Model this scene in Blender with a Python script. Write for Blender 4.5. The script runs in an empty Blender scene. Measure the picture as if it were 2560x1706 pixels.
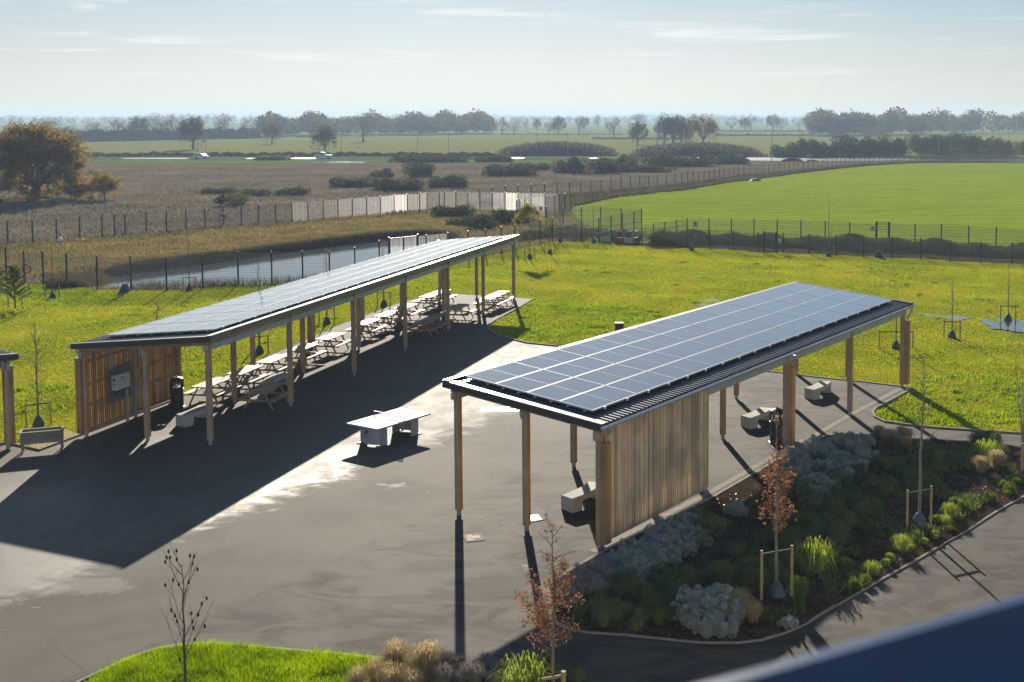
import bpy, math, random
import numpy as np
from mathutils import Vector, Matrix
R = math.radians
SC = bpy.context.scene
COL = SC.collection
rng = np.random.default_rng(7)
random.seed(7)

# ------------------------------------------------------------------ camera model (measured from the posts of the two shelters)
F_, PX, PY, PITCH, H = 3030.7, 1579.7, 505.5, 0.0701, 11.67
W_, H_ = 2560.0, 1706.0
SUN_AZ, SUN_EL = R(-8.25), R(18.9)
def at(u, v, z=0.0):
    """world point at height z seen at photograph pixel (u, v)"""
    xr = (u - PX) / F_; yr = -(v - PY) / F_
    c, s = math.cos(PITCH), math.sin(PITCH)
    dx, dy, dz = xr, c + yr * s, -s + yr * c
    t = (z - H) / dz
    return Vector((dx * t, dy * t, z))
def proj_np(x, y, z):
    c, s = math.cos(PITCH), math.sin(PITCH)
    Z = z - H
    zc = c * y - s * Z; yc = s * y + c * Z
    return PX + F_ * x / zc, PY - F_ * yc / zc
def dist(v): return H * F_ / (v - 292.5)
def hpx(px, v): return px / F_ * dist(v)          # metres for a height of px pixels standing at row v

# ------------------------------------------------------------------ materials
def new_mat(name):
    m = bpy.data.materials.new(name); m.use_nodes = True
    nt = m.node_tree; nt.nodes.clear()
    out = nt.nodes.new('ShaderNodeOutputMaterial')
    return m, nt, out
class N:
    def __init__(s, nt): s.nt = nt
    def n(s, t, **k):
        o = s.nt.nodes.new(t)
        for a, b in k.items():
            if a.startswith('_'): setattr(o, a[1:], b)
        return o
    def l(s, a, b): s.nt.links.new(a, b)
    def set(s, sock, v):
        if hasattr(v, 'is_output') or isinstance(v, bpy.types.NodeSocket): s.l(v, sock)
        else: sock.default_value = v
    def math(s, op, a, b=0.0, c=None, clamp=False):
        o = s.nt.nodes.new('ShaderNodeMath'); o.operation = op; o.use_clamp = clamp
        s.set(o.inputs[0], a); s.set(o.inputs[1], b)
        if c is not None: s.set(o.inputs[2], c)
        return o.outputs[0]
    def noise(s, vec, scale, detail=3.0, rough=0.55, dist=0.0):
        o = s.nt.nodes.new('ShaderNodeTexNoise')
        if vec is not None: s.l(vec, o.inputs['Vector'])
        o.inputs['Scale'].default_value = scale; o.inputs['Detail'].default_value = detail
        o.inputs['Roughness'].default_value = rough; o.inputs['Distortion'].default_value = dist
        return o.outputs['Fac']
    def ramp(s, fac, stops):
        o = s.nt.nodes.new('ShaderNodeValToRGB'); s.l(fac, o.inputs[0])
        e = o.color_ramp.elements
        while len(e) < len(stops): e.new(0.5)
        for i, (p, c) in enumerate(stops):
            e[i].position = p; e[i].color = (c[0], c[1], c[2], 1) if hasattr(c, '__len__') else (c, c, c, 1)
        return o.outputs['Color']
    def mix(s, fac, a, b, mode='MIX'):
        o = s.nt.nodes.new('ShaderNodeMix'); o.data_type = 'RGBA'; o.blend_type = mode
        s.set(o.inputs[0], fac)
        for i, v in ((6, a), (7, b)):
            if isinstance(v, (tuple, list)): v = (v[0], v[1], v[2], 1)
            s.set(o.inputs[i], v)
        return o.outputs[2]
    def sstep(s, x, a, b):
        o = s.nt.nodes.new('ShaderNodeMapRange'); o.interpolation_type = 'SMOOTHSTEP'
        s.set(o.inputs[0], x); o.inputs[1].default_value = a; o.inputs[2].default_value = b
        return o.outputs[0]
    def pos(s): return s.nt.nodes.new('ShaderNodeNewGeometry').outputs['Position']
    def objc(s): return s.nt.nodes.new('ShaderNodeTexCoord').outputs['Object']
    def sc(s, vec, v):
        o = s.nt.nodes.new('ShaderNodeMapping'); s.l(vec, o.inputs[0]); o.inputs['Scale'].default_value = v
        return o.outputs[0]
    def bump(s, h, strength, dist=0.02):
        o = s.nt.nodes.new('ShaderNodeBump'); o.inputs['Strength'].default_value = strength
        o.inputs['Distance'].default_value = dist; s.l(h, o.inputs['Height'])
        return o.outputs[0]
    def bsdf(s, col, rough=0.6, metal=0.0, spec=0.5, normal=None, coat=0.0, crough=0.1):
        o = s.nt.nodes.new('ShaderNodeBsdfPrincipled')
        if isinstance(col, (tuple, list)): col = (col[0], col[1], col[2], 1)
        s.set(o.inputs['Base Color'], col); s.set(o.inputs['Roughness'], rough); s.set(o.inputs['Metallic'], metal)
        s.set(o.inputs['Specular IOR Level'], spec)
        if normal is not None: s.l(normal, o.inputs['Normal'])
        if coat: o.inputs['Coat Weight'].default_value = coat; o.inputs['Coat Roughness'].default_value = crough
        return o.outputs[0]

def simple(name, col, rough=0.6, metal=0.0, var=0.15, scale=6.0, spec=0.5, bump=0.0, stretch=(1, 1, 1), coat=0.0):
    m, nt, out = new_mat(name); k = N(nt)
    v = k.sc(k.objc(), stretch)
    f = k.noise(v, scale, 4)
    c = k.ramp(f, [(0.3, [x * (1 - var) for x in col]), (0.7, [min(1, x * (1 + var)) for x in col])])
    nrm = k.bump(k.noise(v, scale * 3, 3), bump, 0.01) if bump else None
    k.l(k.bsdf(c, rough, metal, spec, nrm, coat), out.inputs[0])
    return m
def timber(name, c1, c2, rough=0.7, axis=2, spec=0.3, board=False):
    m, nt, out = new_mat(name); k = N(nt)
    st = [14, 14, 14]; st[axis] = 0.8
    v = k.sc(k.objc(), st)
    f = k.noise(v, 2.2, 5, 0.6, 0.6)
    g = k.noise(k.objc(), 0.9, 2)
    c = k.ramp(f, [(0.25, c1), (0.75, c2)])
    c = k.mix(k.sstep(g, 0.35, 0.7), c, (c1[0] * .75, c1[1] * .8, c1[2] * .9), 'MIX')
    if board:
        s_ = k.n('ShaderNodeSeparateXYZ'); k.l(k.objc(), s_.inputs[0]); w_ = k.n('ShaderNodeTexWhiteNoise', _noise_dimensions='1D')
        k.l(k.math('FLOOR', k.math('DIVIDE', k.math('SUBTRACT', s_.outputs[1], .071), .124)), w_.inputs['W'])
        c = k.mix(1.0, c, k.ramp(w_.outputs['Value'], [(0, (.62, .60, .58)), (1, (1.15, 1.12, 1.06))]), 'MULTIPLY')
    k.l(k.bsdf(c, rough, 0, spec, k.bump(f, 0.3, 0.005)), out.inputs[0])
    return m
def foliage(name, c1, c2, trans=0.45, scale=1.5, gloss=0.0, tint=1.25):
    m, nt, out = new_mat(name); k = N(nt)
    f = k.noise(k.pos(), scale, 3, 0.7)
    c = k.ramp(f, [(0.3, c1), (0.68, c2)])
    d = k.n('ShaderNodeBsdfDiffuse'); k.l(c, d.inputs[0])
    t = k.n('ShaderNodeBsdfTranslucent')
    tc = k.mix(0.0, c, c); g = k.n('ShaderNodeHueSaturation'); g.inputs['Value'].default_value = tint; g.inputs['Saturation'].default_value = 1.05
    k.l(c, g.inputs['Color']); k.l(g.outputs[0], t.inputs[0])
    mx = k.n('ShaderNodeMixShader'); mx.inputs[0].default_value = trans
    k.l(d.outputs[0], mx.inputs[1]); k.l(t.outputs[0], mx.inputs[2]); o = mx.outputs[0]
    if gloss:
        gl = k.n('ShaderNodeBsdfGlossy'); gl.inputs['Roughness'].default_value = 0.35; gl.inputs['Color'].default_value = (.8, .8, .7, 1)
        m2 = k.n('ShaderNodeMixShader'); m2.inputs[0].default_value = gloss
        k.l(o, m2.inputs[1]); k.l(gl.outputs[0], m2.inputs[2]); o = m2.outputs[0]
    k.l(o, out.inputs[0])
    return m
M = {}
M['steel'] = simple('galvanised_steel', (.36, .39, .43), .5, .35, .2, 9)
M['dark_metal'] = simple('anthracite_sheet', (.028, .032, .042), .33, .0, .2, 3, .6)
M['brown_metal'] = simple('bronze_fascia', (.13, .11, .095), .4, .2, .2, 2, .6)
M['black'] = simple('black_plastic', (.012, .012, .014), .4, 0, .2, 5)
M['post_black'] = simple('black_coated_steel', (.012, .016, .018), .45, .0, .2, 5)
M['timber_post'] = timber('larch_post', (.46, .24, .07), (.66, .38, .13), .7, 2)
M['timber_warm'] = timber('warm_larch', (.44, .26, .11), (.62, .40, .19), .7, 2, .3, True)
M['timber_grey'] = timber('weathered_slats', (.60, .45, .28), (.78, .62, .42), .75, 2, .3, True)
M['timber_beam'] = timber('beam_timber', (.30, .21, .12), (.46, .34, .2), .7, 1)
M['timber_table'] = timber('table_timber', (.42, .26, .13), (.60, .40, .22), .6, 1, .3)
M['timber_stake'] = timber('stake_timber', (.36, .25, .11), (.52, .38, .18), .8, 2)
M['timber_planter'] = timber('planter_timber', (.16, .14, .11), (.30, .26, .20), .8, 2)
M['concrete'] = simple('pale_concrete', (.46, .43, .38), .85, 0, .1, 14, .2, .15)
M['kerb'] = simple('kerb_concrete', (.25, .22, .175), .9, 0, .22, 5, .12, .2)
M['tt'] = simple('table_laminate', (.60, .60, .60), .6, 0, .04, 2, .3)
M['tt_leg'] = simple('painted_steel_grey', (.38, .41, .45), .45, .1, .05, 2)
M['alu'] = simple('aluminium', (.40, .42, .45), .6, .0, .05, 4)
M['white'] = simple('white_paint', (.75, .75, .75), .35, 0, .05, 3)
M['cabinet'] = simple('cabinet_grey', (.52, .55, .58), .4, 0, .05, 3)
M['board'] = simple('grey_backboard', (.13, .12, .12), .6, 0, .1, 3)
M['rubber'] = simple('black_rubber', (.02, .02, .02), .7)
M['bag'] = simple('watering_bag', (.03, .06, .065), .45, 0, .3, 8, .5, .5)
M['red'] = simple('red_plastic', (.45, .03, .03), .45)
M['orange'] = simple('orange_plastic', (.60, .12, .04), .5)
M['strawy'] = simple('straw_board', (.45, .38, .22), .8)
M['glass'] = simple('car_glass', (.03, .04, .05), .05)
M['tyre'] = simple('tyre', (.02, .02, .02), .8)
M['bark'] = simple('bark', (.085, .07, .055), .9, 0, .3, 6, .2, .6, (1, 1, .2))
M['bark_pale'] = simple('pale_bark', (.20, .17, .13), .85, 0, .3, 10, .2, .4, (1, 1, .2))
M['navy'] = simple('navy_rail_paint', (.022, .06, .13), .32, 0, .2, 4, .6)
M['skyblue'] = simple('blue_panel', (.12, .24, .42), .25, 0, .1, 2)
M['sand'] = simple('bare_soil', (.30, .23, .14), .95, 0, .25, 5, .1, .4)
M['soil'] = simple('dark_soil', (.035, .026, .02), .95, 0, .5, 5, .2, .8)
M['oak_leaf'] = foliage('oak_autumn_leaves', (.12, .088, .025), (.31, .175, .042), .5, .35)
M['oak_gold'] = foliage('oak_gold_leaves', (.17, .13, .04), (.34, .22, .06), .5, .5)
M['olive_leaf'] = foliage('olive_brown_leaves', (.075, .065, .03), (.15, .115, .045), .4, .3)
M['twig'] = foliage('bare_twigs', (.07, .06, .05), (.125, .10, .075), .15, .2)
M['copper'] = foliage('copper_leaves', (.13, .065, .038), (.29, .15, .085), .45, 4)
M['bramble'] = foliage('bramble_leaves', (.045, .062, .028), (.11, .12, .05), .3, .7)
M['bramble_brown'] = foliage('brown_scrub', (.06, .055, .028), (.12, .10, .05), .25, .4)
M['shrub_yellow'] = foliage('yellow_green_shrub', (.12, .13, .03), (.22, .20, .05), .4, .6)
M['silver'] = foliage('silver_foliage', (.20, .25, .225), (.42, .47, .41), .25, 7)
M['green_leaf'] = foliage('green_shrub_leaves', (.06, .10, .02), (.17, .22, .04), .45, 3.5)
M['tussock'] = foliage('dark_tussock', (.065, .105, .04), (.18, .22, .085), .4, 2.2)
M['lime_grass'] = foliage('lime_grass', (.19, .25, .03), (.40, .44, .09), .5, 3)
M['stipa'] = foliage('feather_grass', (.34, .26, .13), (.52, .42, .24), .5, 3)
M['lavender'] = foliage('faded_lavender', (.22, .19, .165), (.38, .32, .28), .3, 5)
M['mulch'] = foliage('bark_chips', (.055, .035, .022), (.17, .115, .07), .0, 9, .05)
M['weeping'] = foliage('birch_yellow', (.16, .15, .03), (.30, .26, .07), .5, 1)
M['pine'] = foliage('pine_needles', (.05, .075, .03), (.11, .14, .05), .25, 3)
M['grass_blade'] = foliage('lawn_blades', (.21, .245, .018), (.37, .36, .032), .60, .2)
M['near_blade'] = foliage('near_lawn_blades', (.09, .16, .006), (.30, .40, .02), .6, 1.1)
M['weed_blade'] = foliage('lush_weeds', (.10, .17, .012), (.24, .32, .02), .55, .5, .02)
M['reed'] = foliage('reeds', (.07, .06, .035), (.14, .115, .065), .3, .5)
M['heath_blade'] = foliage('heath_stems', (.12, .10, .07), (.215, .18, .125), .35, .07)
M['rough_blade'] = foliage('rough_grass', (.13, .105, .04), (.25, .20, .075), .4, .25)
M['crop_blade'] = foliage('crop_blades', (.13, .18, .01), (.18, .22, .014), .5, .1)

def ground_mat(name, stops, scale, detail_scale, bump=0.6, spec=.1, stretch=(1, 1, 1), rough=.95, fine=.35):
    spec = 0.0 if name != 'wet_road' else spec
    m, nt, out = new_mat(name); k = N(nt)
    p = k.sc(k.pos(), stretch)
    a = k.noise(p, scale, 5, .6, .3); b = k.noise(p, detail_scale, 4, .7)
    c = k.ramp(a, stops)
    if name == 'crop_field':
        s_ = k.n('ShaderNodeSeparateXYZ'); k.l(k.pos(), s_.inputs[0])
        w_ = k.math('SINE', k.math('ADD', k.math('MULTIPLY', s_.outputs[1], 1.9), k.math('ADD', k.math('MULTIPLY', s_.outputs[0], .25), k.math('MULTIPLY', a, 16.0))))
        c = k.mix(k.math('MULTIPLY', k.sstep(w_, .0, 1.0), .45), c, (.10, .15, .012))
        d_ = k.noise(k.sc(k.pos(), (.06, .5, 1)), 1.0, 4, .6); c = k.mix(k.math('MULTIPLY', k.sstep(d_, .60, .68), .6), c, (.06, .10, .012))
    g = k.ramp(b, [(.3, (1 - fine,) * 3), (.7, (1 + fine,) * 3)])
    c = k.mix(1.0, c, g, 'MULTIPLY')
    k.l(k.bsdf(c, rough, 0, spec, k.bump(b, bump, .05)), out.inputs[0])
    return m
M['lawn'] = ground_mat('lawn', [(.32, (.10, .13, .008)), (.5, (.19, .205, .012)), (.68, (.28, .25, .022))], .16, 3.0, 1.0)
M['crop'] = ground_mat('crop_field', [(.3, (.20, .27, .022)), (.55, (.24, .31, .025)), (.75, (.28, .33, .034))], .035, .6, 1.0, stretch=(.25, 1, 1), fine=.22)
M['heath'] = ground_mat('heath', [(.3, (.075, .06, .04)), (.5, (.135, .10, .075)), (.7, (.19, .145, .105))], .03, .5, 1, stretch=(.35, 1, 1))
M['rough'] = ground_mat('rough_ground', [(.3, (.09, .07, .045)), (.5, (.14, .108, .07)), (.7, (.18, .145, .08))], .15, 1.6, 1, stretch=(.6, 1, 1))
M['furrow'] = ground_mat('ploughed_margin', [(.3, (.075, .06, .04)), (.7, (.16, .125, .085))], .3, 1.5, 1)
M['verge'] = ground_mat('verge', [(.3, (.08, .12, .03)), (.6, (.14, .19, .05)), (.8, (.12, .10, .06))], .05, .5, 1, stretch=(.3, 1, 1))
M['farfield'] = ground_mat('far_fields', [(.25, (.15, .18, .045)), (.5, (.20, .20, .055)), (.75, (.235, .20, .07))], .004, .05, .5, stretch=(.35, 1, 1), fine=.12)
M['farland'] = ground_mat('distant_land', [(.3, (.14, .19, .07)), (.7, (.22, .25, .09))], .002, .02, .3)
M['ditch'] = ground_mat('ditch_soil', [(.3, (.035, .032, .018)), (.7, (.075, .065, .035))], .5, 3, 1)
M['mulchbed'] = ground_mat('mulch_bed', [(.3, (.022, .016, .011)), (.5, (.05, .034, .022)), (.7, (.10, .068, .042))], 1.2, 14, 1.0, .25, rough=.8, fine=.6)
M['mound'] = ground_mat('earth_mound', [(.3, (.05, .05, .035)), (.7, (.085, .075, .05))], .2, 1.5, 1)

def asphalt_mat():
    m, nt, out = new_mat('asphalt'); k = N(nt)
    p = k.pos()
    sep = k.n('ShaderNodeSeparateXYZ'); k.l(p, sep.inputs[0])
    X, Y = sep.outputs[0], sep.outputs[1]
    big = k.noise(p, .22, 4, .6, .4); mid = k.noise(p, 1.1, 5, .65, .8); fine = k.noise(p, 45, 2, .8)
    st = k.noise(k.sc(p, (.45, 1.0, 1)), .9, 6, .65, 1.8)
    grit = k.noise(p, 9, 4, .8); g2 = k.noise(p, 17, 3, .8)
    def line(A, B):
        n = Vector((-(B.y - A.y), B.x - A.x)).normalized(); c = n.x * A.x + n.y * A.y
        return k.math('SUBTRACT', k.math('ADD', k.math('MULTIPLY', X, n.x), k.math('MULTIPLY', Y, n.y)), c)
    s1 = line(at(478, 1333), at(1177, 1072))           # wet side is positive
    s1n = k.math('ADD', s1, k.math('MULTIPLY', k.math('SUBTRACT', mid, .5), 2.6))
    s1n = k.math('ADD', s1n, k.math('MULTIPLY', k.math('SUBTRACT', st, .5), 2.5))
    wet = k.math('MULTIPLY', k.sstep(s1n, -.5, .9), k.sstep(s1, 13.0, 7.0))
    pud = k.sstep(k.math('ADD', k.math('MULTIPLY', big, .6), k.math('MULTIPLY', mid, .4)), .60, .66)
    wet = k.math('MULTIPLY', wet, k.math('ADD', .62, k.math('MULTIPLY', k.sstep(k.noise(k.sc(p, (1, .6, 1)), .9, 5, .7, 1.0), .35, .6), .38)))
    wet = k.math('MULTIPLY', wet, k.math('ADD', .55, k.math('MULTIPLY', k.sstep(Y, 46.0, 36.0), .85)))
    wet = k.math('MAXIMUM', wet, k.math('MULTIPLY', pud, .45))
    # strips of paving laid at different times
    seams = None
    for A, B in ((at(0, 1525), at(1177, 1072)), (at(850, 1388), at(1250, 1205)), (at(340, 1395), at(1150, 1580)), (at(110, 1600), at(245, 1706)), (at(0, 1205), at(480, 1128)),
                 (at(430, 1330), at(640, 1200)), (at(780, 980), at(1130, 870)), (at(1400, 1420), at(1900, 1150)), (at(2050, 1115), at(2240, 1000)), (at(1500, 1395), at(2225, 993))):
        d = k.math('ABSOLUTE', k.math('ADD', line(A, B), k.math('MULTIPLY', k.math('SUBTRACT', mid, .5), .10)))
        w = k.math('SUBTRACT', 1.0, k.sstep(d, .012, .045))
        seams = w if seams is None else k.math('MAXIMUM', seams, w)
    seams = k.math('MULTIPLY', seams, k.sstep(k.noise(p, .35, 2), .42, .62))
    patch = k.sstep(k.math('ADD', line(at(850, 1388), at(1250, 1205)), k.math('MULTIPLY', mid, .2)), .05, -.05)
    c = k.ramp(mid, [(.25, (.060, .048, .034)), (.75, (.082, .068, .049))])
    c = k.mix(k.math('MULTIPLY', k.sstep(big, .48, .66), .38), c, (.036, .030, .023))
    c = k.mix(k.math('MULTIPLY', patch, k.math('ADD', .1, k.math('MULTIPLY', k.sstep(st, .42, .60), .6))), c, (.026, .022, .019))
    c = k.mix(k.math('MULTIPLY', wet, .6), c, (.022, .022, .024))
    c = k.mix(k.math('MULTIPLY', seams, .75), c, (.016, .014, .012))
    vor = k.n('ShaderNodeTexVoronoi'); vor.inputs['Scale'].default_value = 1.1; k.l(p, vor.inputs['Vector'])
    leaf = k.sstep(vor.outputs['Distance'], .03, .018)
    c = k.mix(leaf, c, (.16, .13, .09))
    g = k.ramp(fine, [(.3, (.75,) * 3), (.7, (1.3,) * 3)])
    c = k.mix(1.0, c, g, 'MULTIPLY')
    ro = k.math('SUBTRACT', .86, k.math('MULTIPLY', wet, .20))
    ro = k.math('ADD', ro, k.math('MULTIPLY', k.math('SUBTRACT', g2, .5), .2), clamp=True)
    sp_a = k.math('MULTIPLY', k.sstep(k.math('ADD', k.math('MULTIPLY', mid, .4), k.math('MULTIPLY', big, .6)), .44, .62), .10)
    sp_b = k.math('MULTIPLY', k.math('MULTIPLY', patch, k.sstep(st, .42, .6)), .07)
    sp = k.math('ADD', k.math('SUBTRACT', .29, k.math('ADD', sp_a, sp_b)), k.math('MULTIPLY', wet, .28))
    dx = k.math('SUBTRACT', X, at(205, 1466).x); dy = k.math('SUBTRACT', Y, at(205, 1466).y)
    st1 = k.math('ADD', k.math('ADD', k.math('POWER', k.math('DIVIDE', dx, 1.55), 2.0), k.math('POWER', k.math('DIVIDE', dy, .62), 2.0)), k.math('MULTIPLY', k.math('SUBTRACT', mid, .5), 3.2))
    st1 = k.sstep(st1, 1.0, .5); sp = k.math('ADD', sp, k.math('MULTIPLY', st1, .32)); c = k.mix(k.math('MULTIPLY', st1, .5), c, (.10, .095, .085))
    sp = k.math('MULTIPLY', sp, k.math('ADD', .6, k.math('MULTIPLY', grit, .8)))
    c = k.mix(1.0, c, k.ramp(g2, [(.3, (.6,) * 3), (.7, (1.45,) * 3)]), 'MULTIPLY')
    hb = k.math('ADD', k.math('MULTIPLY', fine, .5), k.math('MULTIPLY', g2, .8))
    sh = k.bsdf(c, ro, 0, sp, k.bump(hb, .4, .012)); sh.node.inputs['Specular Tint'].default_value = (1, .91, .76, 1); k.l(sh, out.inputs[0])
    return m
M['asphalt'] = asphalt_mat()
def water_mat(name, base, rough, scale, bs):
    m, nt, out = new_mat(name); k = N(nt)
    h = k.noise(k.sc(k.pos(), (1, 2.5, 1)), scale, 3)
    k.l(k.bsdf(base, rough, 0, 1.0, k.bump(h, bs, .02)), out.inputs[0]); return m
M['water'] = water_mat('pond_water', (.07, .09, .105), .05, 1.5, .12)
M['puddle'] = water_mat('puddle_water', (.05, .05, .04), .08, 3, .1)
M['dryroad'] = ground_mat('road_asphalt', [(.3, (.10, .095, .085)), (.7, (.15, .14, .12))], .05, 2, .1, .2, rough=.9, fine=.1)
M['road'] = ground_mat('wet_road', [(.3, (.10, .10, .10)), (.7, (.14, .14, .14))], .05, 2, .1, .6, rough=.38, fine=.1)
def panel_glass():
    m, nt, out = new_mat('solar_glass'); k = N(nt)
    f = k.noise(k.objc(), 1.4, 4); oi = k.n('ShaderNodeObjectInfo')
    c = k.ramp(f, [(.3, (.010, .017, .038)), (.7, (.020, .030, .060))])
    ro = k.math('ADD', .03, k.math('MULTIPLY', f, .05))
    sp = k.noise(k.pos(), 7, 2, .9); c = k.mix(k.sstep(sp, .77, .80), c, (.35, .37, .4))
    sh = k.bsdf(c, ro, 0, .6, None, 1.0, .02); sh.node.inputs['Coat IOR'].default_value = 1.95; k.l(sh, out.inputs[0]); return m
M['pv'] = panel_glass()
def mesh_mat(name, cover, trans, col, su=.05, sv=.2, pattern=True, gl=.3, metal=.6):
    """welded wire mesh: thin wires over mostly open panel"""
    m, nt, out = new_mat(name); k = N(nt)
    if pattern:
        uv = k.n('ShaderNodeUVMap').outputs[0]; sep = k.n('ShaderNodeSeparateXYZ'); k.l(uv, sep.inputs[0])
        a = k.math('LESS_THAN', k.math('FRACT', k.math('DIVIDE', sep.outputs[0], su)), cover)
        b = k.math('LESS_THAN', k.math('FRACT', k.math('DIVIDE', sep.outputs[1], sv)), cover * .35)
        f = k.math('MAXIMUM', a, b)
    else:
        uv = k.n('ShaderNodeUVMap').outputs[0]
        f = k.math('MULTIPLY', k.ramp(k.noise(k.sc(uv, (3.5, .05, 1)), 2.0, 3, .8), [(.3, .35), (.7, 1.65)]), cover)
    p = k.bsdf(col, gl, metal, .5)
    t = k.n('ShaderNodeBsdfTranslucent'); t.inputs[0].default_value = (.8, .8, .78, 1)
    mx = k.n('ShaderNodeMixShader'); mx.inputs[0].default_value = trans
    k.l(p, mx.inputs[1]); k.l(t.outputs[0], mx.inputs[2])
    tr = k.n('ShaderNodeBsdfTransparent')
    m2 = k.n('ShaderNodeMixShader'); k.set(m2.inputs[0], f)
    k.l(tr.outputs[0], m2.inputs[1]); k.l(mx.outputs[0], m2.inputs[2])
    k.l(m2.outputs[0], out.inputs[0]); return m
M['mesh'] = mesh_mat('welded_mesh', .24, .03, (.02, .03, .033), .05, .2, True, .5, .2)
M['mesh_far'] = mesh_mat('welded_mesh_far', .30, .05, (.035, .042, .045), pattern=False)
M['mesh_faint_glare'] = mesh_mat('close_mesh_faint_glare', .24, .3, (.3, .31, .33), pattern=False, gl=.4)  # faint sun glare put in as paler, translucent wires
M['mesh_dense_glare'] = mesh_mat('close_mesh_glare', .30, .5, (.35, .36, .38), pattern=False, gl=.4)  # close mesh with sun glare built into its pale translucent colour
M['mesh_glint'] = mesh_mat('close_mesh_glinting', .44, .9, (.5, .5, .5), pattern=False, gl=.4)  # strongest glint, put into the palest and most translucent wires
M['net'] = mesh_mat('net_mesh', .62, .0, (.015, .015, .02), .03, .03, True, .9, 0.0)

# ------------------------------------------------------------------ mesh helpers
class MB:
    def __init__(s): s.v = []; s.f = []; s.m = []; s.uv = None
    def add(s, vs, fs, mi=0, T=None):
        o = len(s.v)
        if T is not None: vs = [T @ Vector(q) for q in vs]
        s.v += [tuple(q) for q in vs]; s.f += [tuple(i + o for i in f) for f in fs]; s.m += [mi] * len(fs)
        return s
    def box(s, c, d, mi=0, T=None, rz=0, bev=0):
        x, y, z = d[0] / 2, d[1] / 2, d[2] / 2
        M4 = Matrix.Translation(c) @ Matrix.Rotation(rz, 4, 'Z')
        if T is not None: M4 = T @ M4
        vs = [(a * x, b * y, e * z) for a in (-1, 1) for b in (-1, 1) for e in (-1, 1)]
        return s.add(vs, [(0, 1, 3, 2), (4, 6, 7, 5), (0, 4, 5, 1), (2, 3, 7, 6), (0, 2, 6, 4), (1, 5, 7, 3)], mi, M4)
    def bar(s, a, b, w, h, mi=0, up=(0, 0, 1)):
        a, b = Vector(a), Vector(b); d = b - a; L = d.length; d.normalize()
        u = Vector(up)
        if abs(d.dot(u)) > .98: u = Vector((1, 0, 0))
        x = d.cross(u).normalized(); z = x.cross(d)
        T = Matrix((x, d, z)).transposed().to_4x4(); T.translation = (a + b) / 2
        return s.box((0, 0, 0), (w, L, h), mi, T)
    def tube(s, pts, rad, n=6, mi=0, cap=True):
        pts = [Vector(p) for p in pts]
        if not hasattr(rad, '__len__'): rad = [rad] * len(pts)
        o = len(s.v); px = None
        for i, p in enumerate(pts):
            d = (pts[min(i + 1, len(pts) - 1)] - pts[max(i - 1, 0)]).normalized()
            u = Vector((0, 0, 1)) if abs(d.z) < .95 else Vector((1, 0, 0))
            x = d.cross(u).normalized() if px is None else (px - d * px.dot(d)).normalized(); px = x
            y = d.cross(x)
            for k in range(n):
                a = 2 * math.pi * k / n
                s.v.append(tuple(p + (x * math.cos(a) + y * math.sin(a)) * rad[i]))
        for i in range(len(pts) - 1):
            for k in range(n):
                s.f.append((o + i * n + k, o + i * n + (k + 1) % n, o + (i + 1) * n + (k + 1) % n, o + (i + 1) * n + k)); s.m.append(mi)
        if cap:
            s.f.append(tuple(o + k for k in range(n))[::-1]); s.m.append(mi)
            s.f.append(tuple(o + (len(pts) - 1) * n + k for k in range(n))); s.m.append(mi)
        return s
    def lathe(s, prof, n=16, mi=0, c=(0, 0, 0)):
        o = len(s.v)
        for r, z in prof:
            for k in range(n):
                a = 2 * math.pi * k / n; s.v.append((c[0] + r * math.cos(a), c[1] + r * math.sin(a), c[2] + z))
        for i in range(len(prof) - 1):
            for k in range(n):
                s.f.append((o + i * n + k, o + i * n + (k + 1) % n, o + (i + 1) * n + (k + 1) % n, o + (i + 1) * n + k)); s.m.append(mi)
        s.f.append(tuple(o + k for k in range(n))[::-1]); s.m.append(mi)
        s.f.append(tuple(o + (len(prof) - 1) * n + k for k in range(n))); s.m.append(mi)
        return s
    def build(s, name, mats, parent=None, smooth=False, loc=None):
        me = bpy.data.meshes.new(name); me.from_pydata(s.v, [], s.f)
        if not isinstance(mats, (list, tuple)): mats = [mats]
        for m in mats: me.materials.append(m)
        me.polygons.foreach_set('material_index', s.m)
        if smooth: me.polygons.foreach_set('use_smooth', [True] * len(s.f))
        me.update()
        o = bpy.data.objects.new(name, me); COL.objects.link(o)
        if parent: o.parent = parent
        if loc is not None: o.location = loc
        return o
def tris_mesh(name, V):
    """V (n,3,3) loose triangles -> mesh"""
    V = np.asarray(V, dtype=np.float32).reshape(-1, 3); n = len(V)
    me = bpy.data.meshes.new(name)
    me.vertices.add(n); me.vertices.foreach_set('co', V.ravel())
    me.loops.add(n); me.loops.foreach_set('vertex_index', np.arange(n, dtype=np.int32))
    me.polygons.add(n // 3); me.polygons.foreach_set('loop_start', np.arange(0, n, 3, dtype=np.int32))
    try: me.polygons.foreach_set('loop_total', np.full(n // 3, 3, dtype=np.int32))
    except Exception: pass
    me.update(calc_edges=True)
    return me
def tris(name, V, m, parent=None, loc=None):
    me = tris_mesh(name, V)
    ms = m if isinstance(m, (list, tuple)) else [m]
    for q in ms: me.materials.append(q)
    if len(ms) > 1:
        me.polygons.foreach_set('material_index', rng.integers(0, len(ms), len(me.polygons)).astype(np.int32))
    o = bpy.data.objects.new(name, me); COL.objects.link(o)
    if parent: o.parent = parent
    if loc is not None: o.location = loc
    return o
def tag(o, label=None, cat=None, group=None, kind=None):
    if label: o['label'] = label
    if cat: o['category'] = cat
    if group: o['group'] = group
    if kind: o['kind'] = kind
    return o
def thing(name, label, cat, loc=(0, 0, 0), rz=0, group=None):
    o = bpy.data.objects.new(name, None); COL.objects.link(o)
    o.empty_display_size = .3; o.location = loc; o.rotation_euler = (0, 0, rz)
    return tag(o, label, cat, group)
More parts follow.
